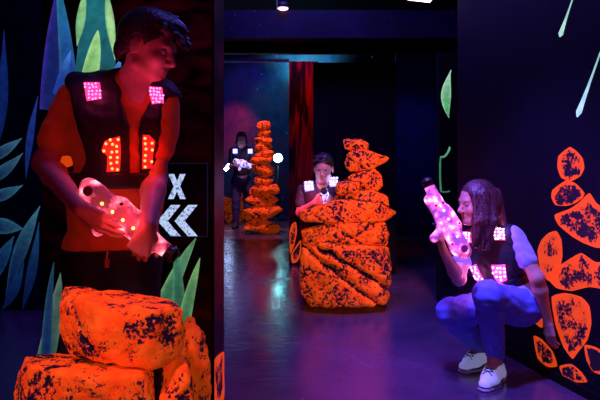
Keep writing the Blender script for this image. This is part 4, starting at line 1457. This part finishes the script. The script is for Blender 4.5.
# ------------------------------------------------------------------ lamps one can see
def spot_fixture(label, px, py, Y, r, col, strength, mount, group=None):
    root = empty('ceiling_lamp', at(px, py, Y), label, 'lamp', group)
    c = at(px, py, Y)
    bm = bmesh.new(); add_rod(bm, c + V(0, 0, .005), c + V(0, 0, .06), r * 1.15, r * .9, 20)
    link_bm('housing', bm, M['wood'], root)
    bm = bmesh.new(); add_ball(bm, c, (r, r, r * .35), 16)
    link_bm('lens', bm, glow('lamp_lens_' + str(px), col, strength), root, True)
    bm = bmesh.new(); add_rod(bm, c + V(0, 0, .05), mount, .012)
    link_bm('stem', bm, M['wood'], root)


spot_fixture('small pink ceiling lamp above the speckled beam', 283, 8.5, 5.55, .05, (1, .35, .75), 4., V(at(283, 0, 5.55).x, 5.55, CEIL))
root = empty('ceiling_lamp', at(420, 0, 4.6), 'pale pink flat ceiling light at the top edge above the dark passage', 'lamp')
c = at(420, -1, 4.6)
bm = bmesh.new(); add_box(bm, (-.10, -.06, .012), (.10, .06, .05), Matrix.Rotation(.12, 3, 'Y'), c); link_bm('housing', bm, M['wood'], root)
bm = bmesh.new(); add_box(bm, (-.09, -.055, -.004), (.09, .055, .014), Matrix.Rotation(.12, 3, 'Y'), c); link_bm('diffuser', bm, glow('pale_pink_diffuser', (1, .6, .8), 5.), root)
bm = bmesh.new(); add_rod(bm, c + V(0, 0, .045), V(c.x, c.y, CEIL), .01); link_bm('stem', bm, M['wood'], root)


def stand_lamp(label, px, py, Y, r, col, strength):
    c = at(px, py, Y)
    root = empty('floor_lamp', V(c.x, Y, 0), label, 'lamp')
    bm = bmesh.new(); add_ball(bm, c, (r, r * .5, r), 20); link_bm('lens', bm, glow('far_lens_' + str(px), col, strength), root, True)
    bm = bmesh.new(); add_rod(bm, c + V(0, .02, 0), c + V(0, .14, .0), r * 1.15, r * .8, 20); link_bm('housing', bm, M['wood'], root)
    bm = bmesh.new(); add_rod(bm, c + V(0, .08, -r * .5), V(c.x, Y + .08, .02), .02); link_bm('pole', bm, M['wood'], root)
    bm = bmesh.new(); add_rod(bm, V(c.x, Y + .08, 0), V(c.x, Y + .08, .03), .14, .13, 20); link_bm('base', bm, M['wood'], root)


stand_lamp('bright cyan-white lamp at the right of the slim stone tower', 278, 158, 11.2, .085, (.3, .9, 1.), 30.)
c0, c1 = at(225, 170, 11.6), at(235, 160, 11.6)
root = empty('light_streak', c0, 'slanted blue-white streak of light, shaped as a bar, behind the far woman', 'lamp'); root['kind'] = 'thing'  # beam of light given shape as a glowing bar, its bracket made up
bm = bmesh.new(); add_rod(bm, c0, c1, .03, .05, 12); link_bm('tube', bm, glow('blue_white_tube', (.4, .55, 1.), 40.), root, True)
bm = bmesh.new(); add_rod(bm, c0.lerp(c1, .5) + V(0, .03, 0), V(c0.lerp(c1, .5).x, 12.5, c0.lerp(c1, .5).z), .02); link_bm('bracket', bm, M['wood'], root)
bm = bmesh.new(); add_rod(bm, at(277, 41, 7.2), at(277, 57, 7.2), .012); add_rod(bm, at(277, 41, 7.2), V(at(277, 0, 7.2).x, 7.2, CEIL), .005)
tag(link_bm('hanging_tube', bm, simple('pale_tube', (.3, .3, .6), .4, emit=(.2, .2, .6), es=.35)), 'short pale tube hanging from the ceiling above the far opening', 'pipe')

# ------------------------------------------------------------------ light
for i, (q, c) in enumerate(boyL):
    if q is not None: lamp('vest_glow', 'POINT', q, c, .30 if i < 2 else .28, .03)
for q, c in girlL:
    if q is not None: lamp('vest_glow', 'POINT', q, c, .45, .03)
for q, c in midL + farL:
    if q is not None: lamp('vest_glow', 'POINT', q, c, .45, .03)
lamp('gun_glow', 'POINT', at(125, 222, 1.86), (1, .05, .08), .6, .06)
lamp('gun_glow', 'POINT', at(458, 214, 3.02), (1, .1, .4), .9, .05)
lamp('gun_glow', 'POINT', at(322, 196, 5.0), (.4, .3, 1), .3, .05)
WARM = (1., .36, .75)       # tint of the unseen spots added to light the rocks
lamp('rock_spot', 'SPOT', (-.55, .42, 2.15), WARM, 150, .10, (-.57, 1.66, .52), 27, .45)
lamp('rock_spot', 'SPOT', (.95, 2.7, 2.75), WARM, 330, .12, (.46, 4.85, .72), 30, .4)
lamp('rock_spot', 'SPOT', (-.62, 8.1, 3.4), WARM, 330, .10, (-.62, 9.35, .7), 34, .4)
lamp('mural_spot', 'SPOT', (.95, 1.0, 3.2), (1, .35, 1.), 30, .10, (1.52, 2.75, .7), 34, .6)
UV = (.16, .10, 1.)
lamp('black_light', 'SPOT', (.2, 2.2, 3.2), (.15, .12, 1.), 900, .15, (1.0, 3.3, .5), 44, .5)
lamp('black_light', 'AREA', (.0, 4.5, 3.5), UV, 70, 1.2, (0, 4.5, 0))
lamp('black_light', 'SPOT', (-.1, 2.3, 3.4), (.08, .12, 1.), 50, .1, (-.55, 2.15, 1.75), 20, .5)
lamp('magenta_lamp', 'SPOT', (.45, 2.9, 3.4), (.9, .03, .6), 170, .3, (.35, 2.7, 0), 50, 1.)
lamp('unseen_red_spot', 'SPOT', (-1.5, .6, 2.2), (1, .02, .28), 6, .15, (-.7, 2.2, 1.25), 40, .6)  # unseen, added to tint the standing figure's arms
lamp('unseen_red_spot', 'SPOT', (-.15, 1.5, 3.2), (1, .02, .25), 22, .1, (-.45, 2.53, 1.8), 30, .8)  # unseen, added to bring up red on the wall panel
lamp('unseen_red_spot', 'SPOT', (-.9, 4.3, 2.2), (1, .03, .04), 400, .1, (.09, 5.2, .80), 16, .6)  # unseen narrow spot added to redden the kneeling player's arms
lamp('teal_lamp', 'SPOT', (-.3, 11.2, 3.4), (.05, .8, .6), 70, .1, (-.42, 12.5, 2.2), 60, .8)
lamp('teal_lamp', 'SPOT', (.1, 11.7, 3.1), (.1, .8, .75), 230, .1, (.1, 12.5, 3.4), 110, .8)
lamp('unseen_red_spot', 'SPOT', (-1.3, 11.2, 2.4), (1, .03, .12), 170, .1, (-1.4, 12.5, 1.8), 50, .8)
lamp('unseen_blue_spot', 'SPOT', (-1., 11.0, 3.4), (.1, .12, 1.), 90, .1, (-1., 12.5, 2.), 90, .8)
lamp('unseen_blue_spot', 'SPOT', (1.3, 7.6, 2.8), (.08, .06, 1.), 60, .1, (1.9, 9., 1.3), 50, .9)  # unseen, added to lift the dark rear wall
lamp('unseen_red_spot', 'SPOT', (-.2, 5.9, 3.0), (1, .05, .05), 80, .1, (-.03, 6.62, 1.8), 50, .8)

w = bpy.data.worlds.new('World'); scene.world = w; w.use_nodes = True
w.node_tree.nodes['Background'].inputs['Color'].default_value = (.12, .06, 1, 1)
w.node_tree.nodes['Background'].inputs['Strength'].default_value = .006

cam = bpy.data.cameras.new('Camera'); co = bpy.data.objects.new('Camera', cam); COL.objects.link(co)
cam.lens = 35; cam.sensor_width = 36; cam.shift_y = -(200 - HY) / 600
co.location = (0, 0, CAMZ); co.rotation_euler = (math.pi / 2, 0, 0)
cam.clip_start = .05
scene.camera = co
vs = scene.view_settings
vs.view_transform = 'Standard'; vs.look = 'None'; vs.gamma = 1; vs.exposure = 0; vs.use_curve_mapping = False
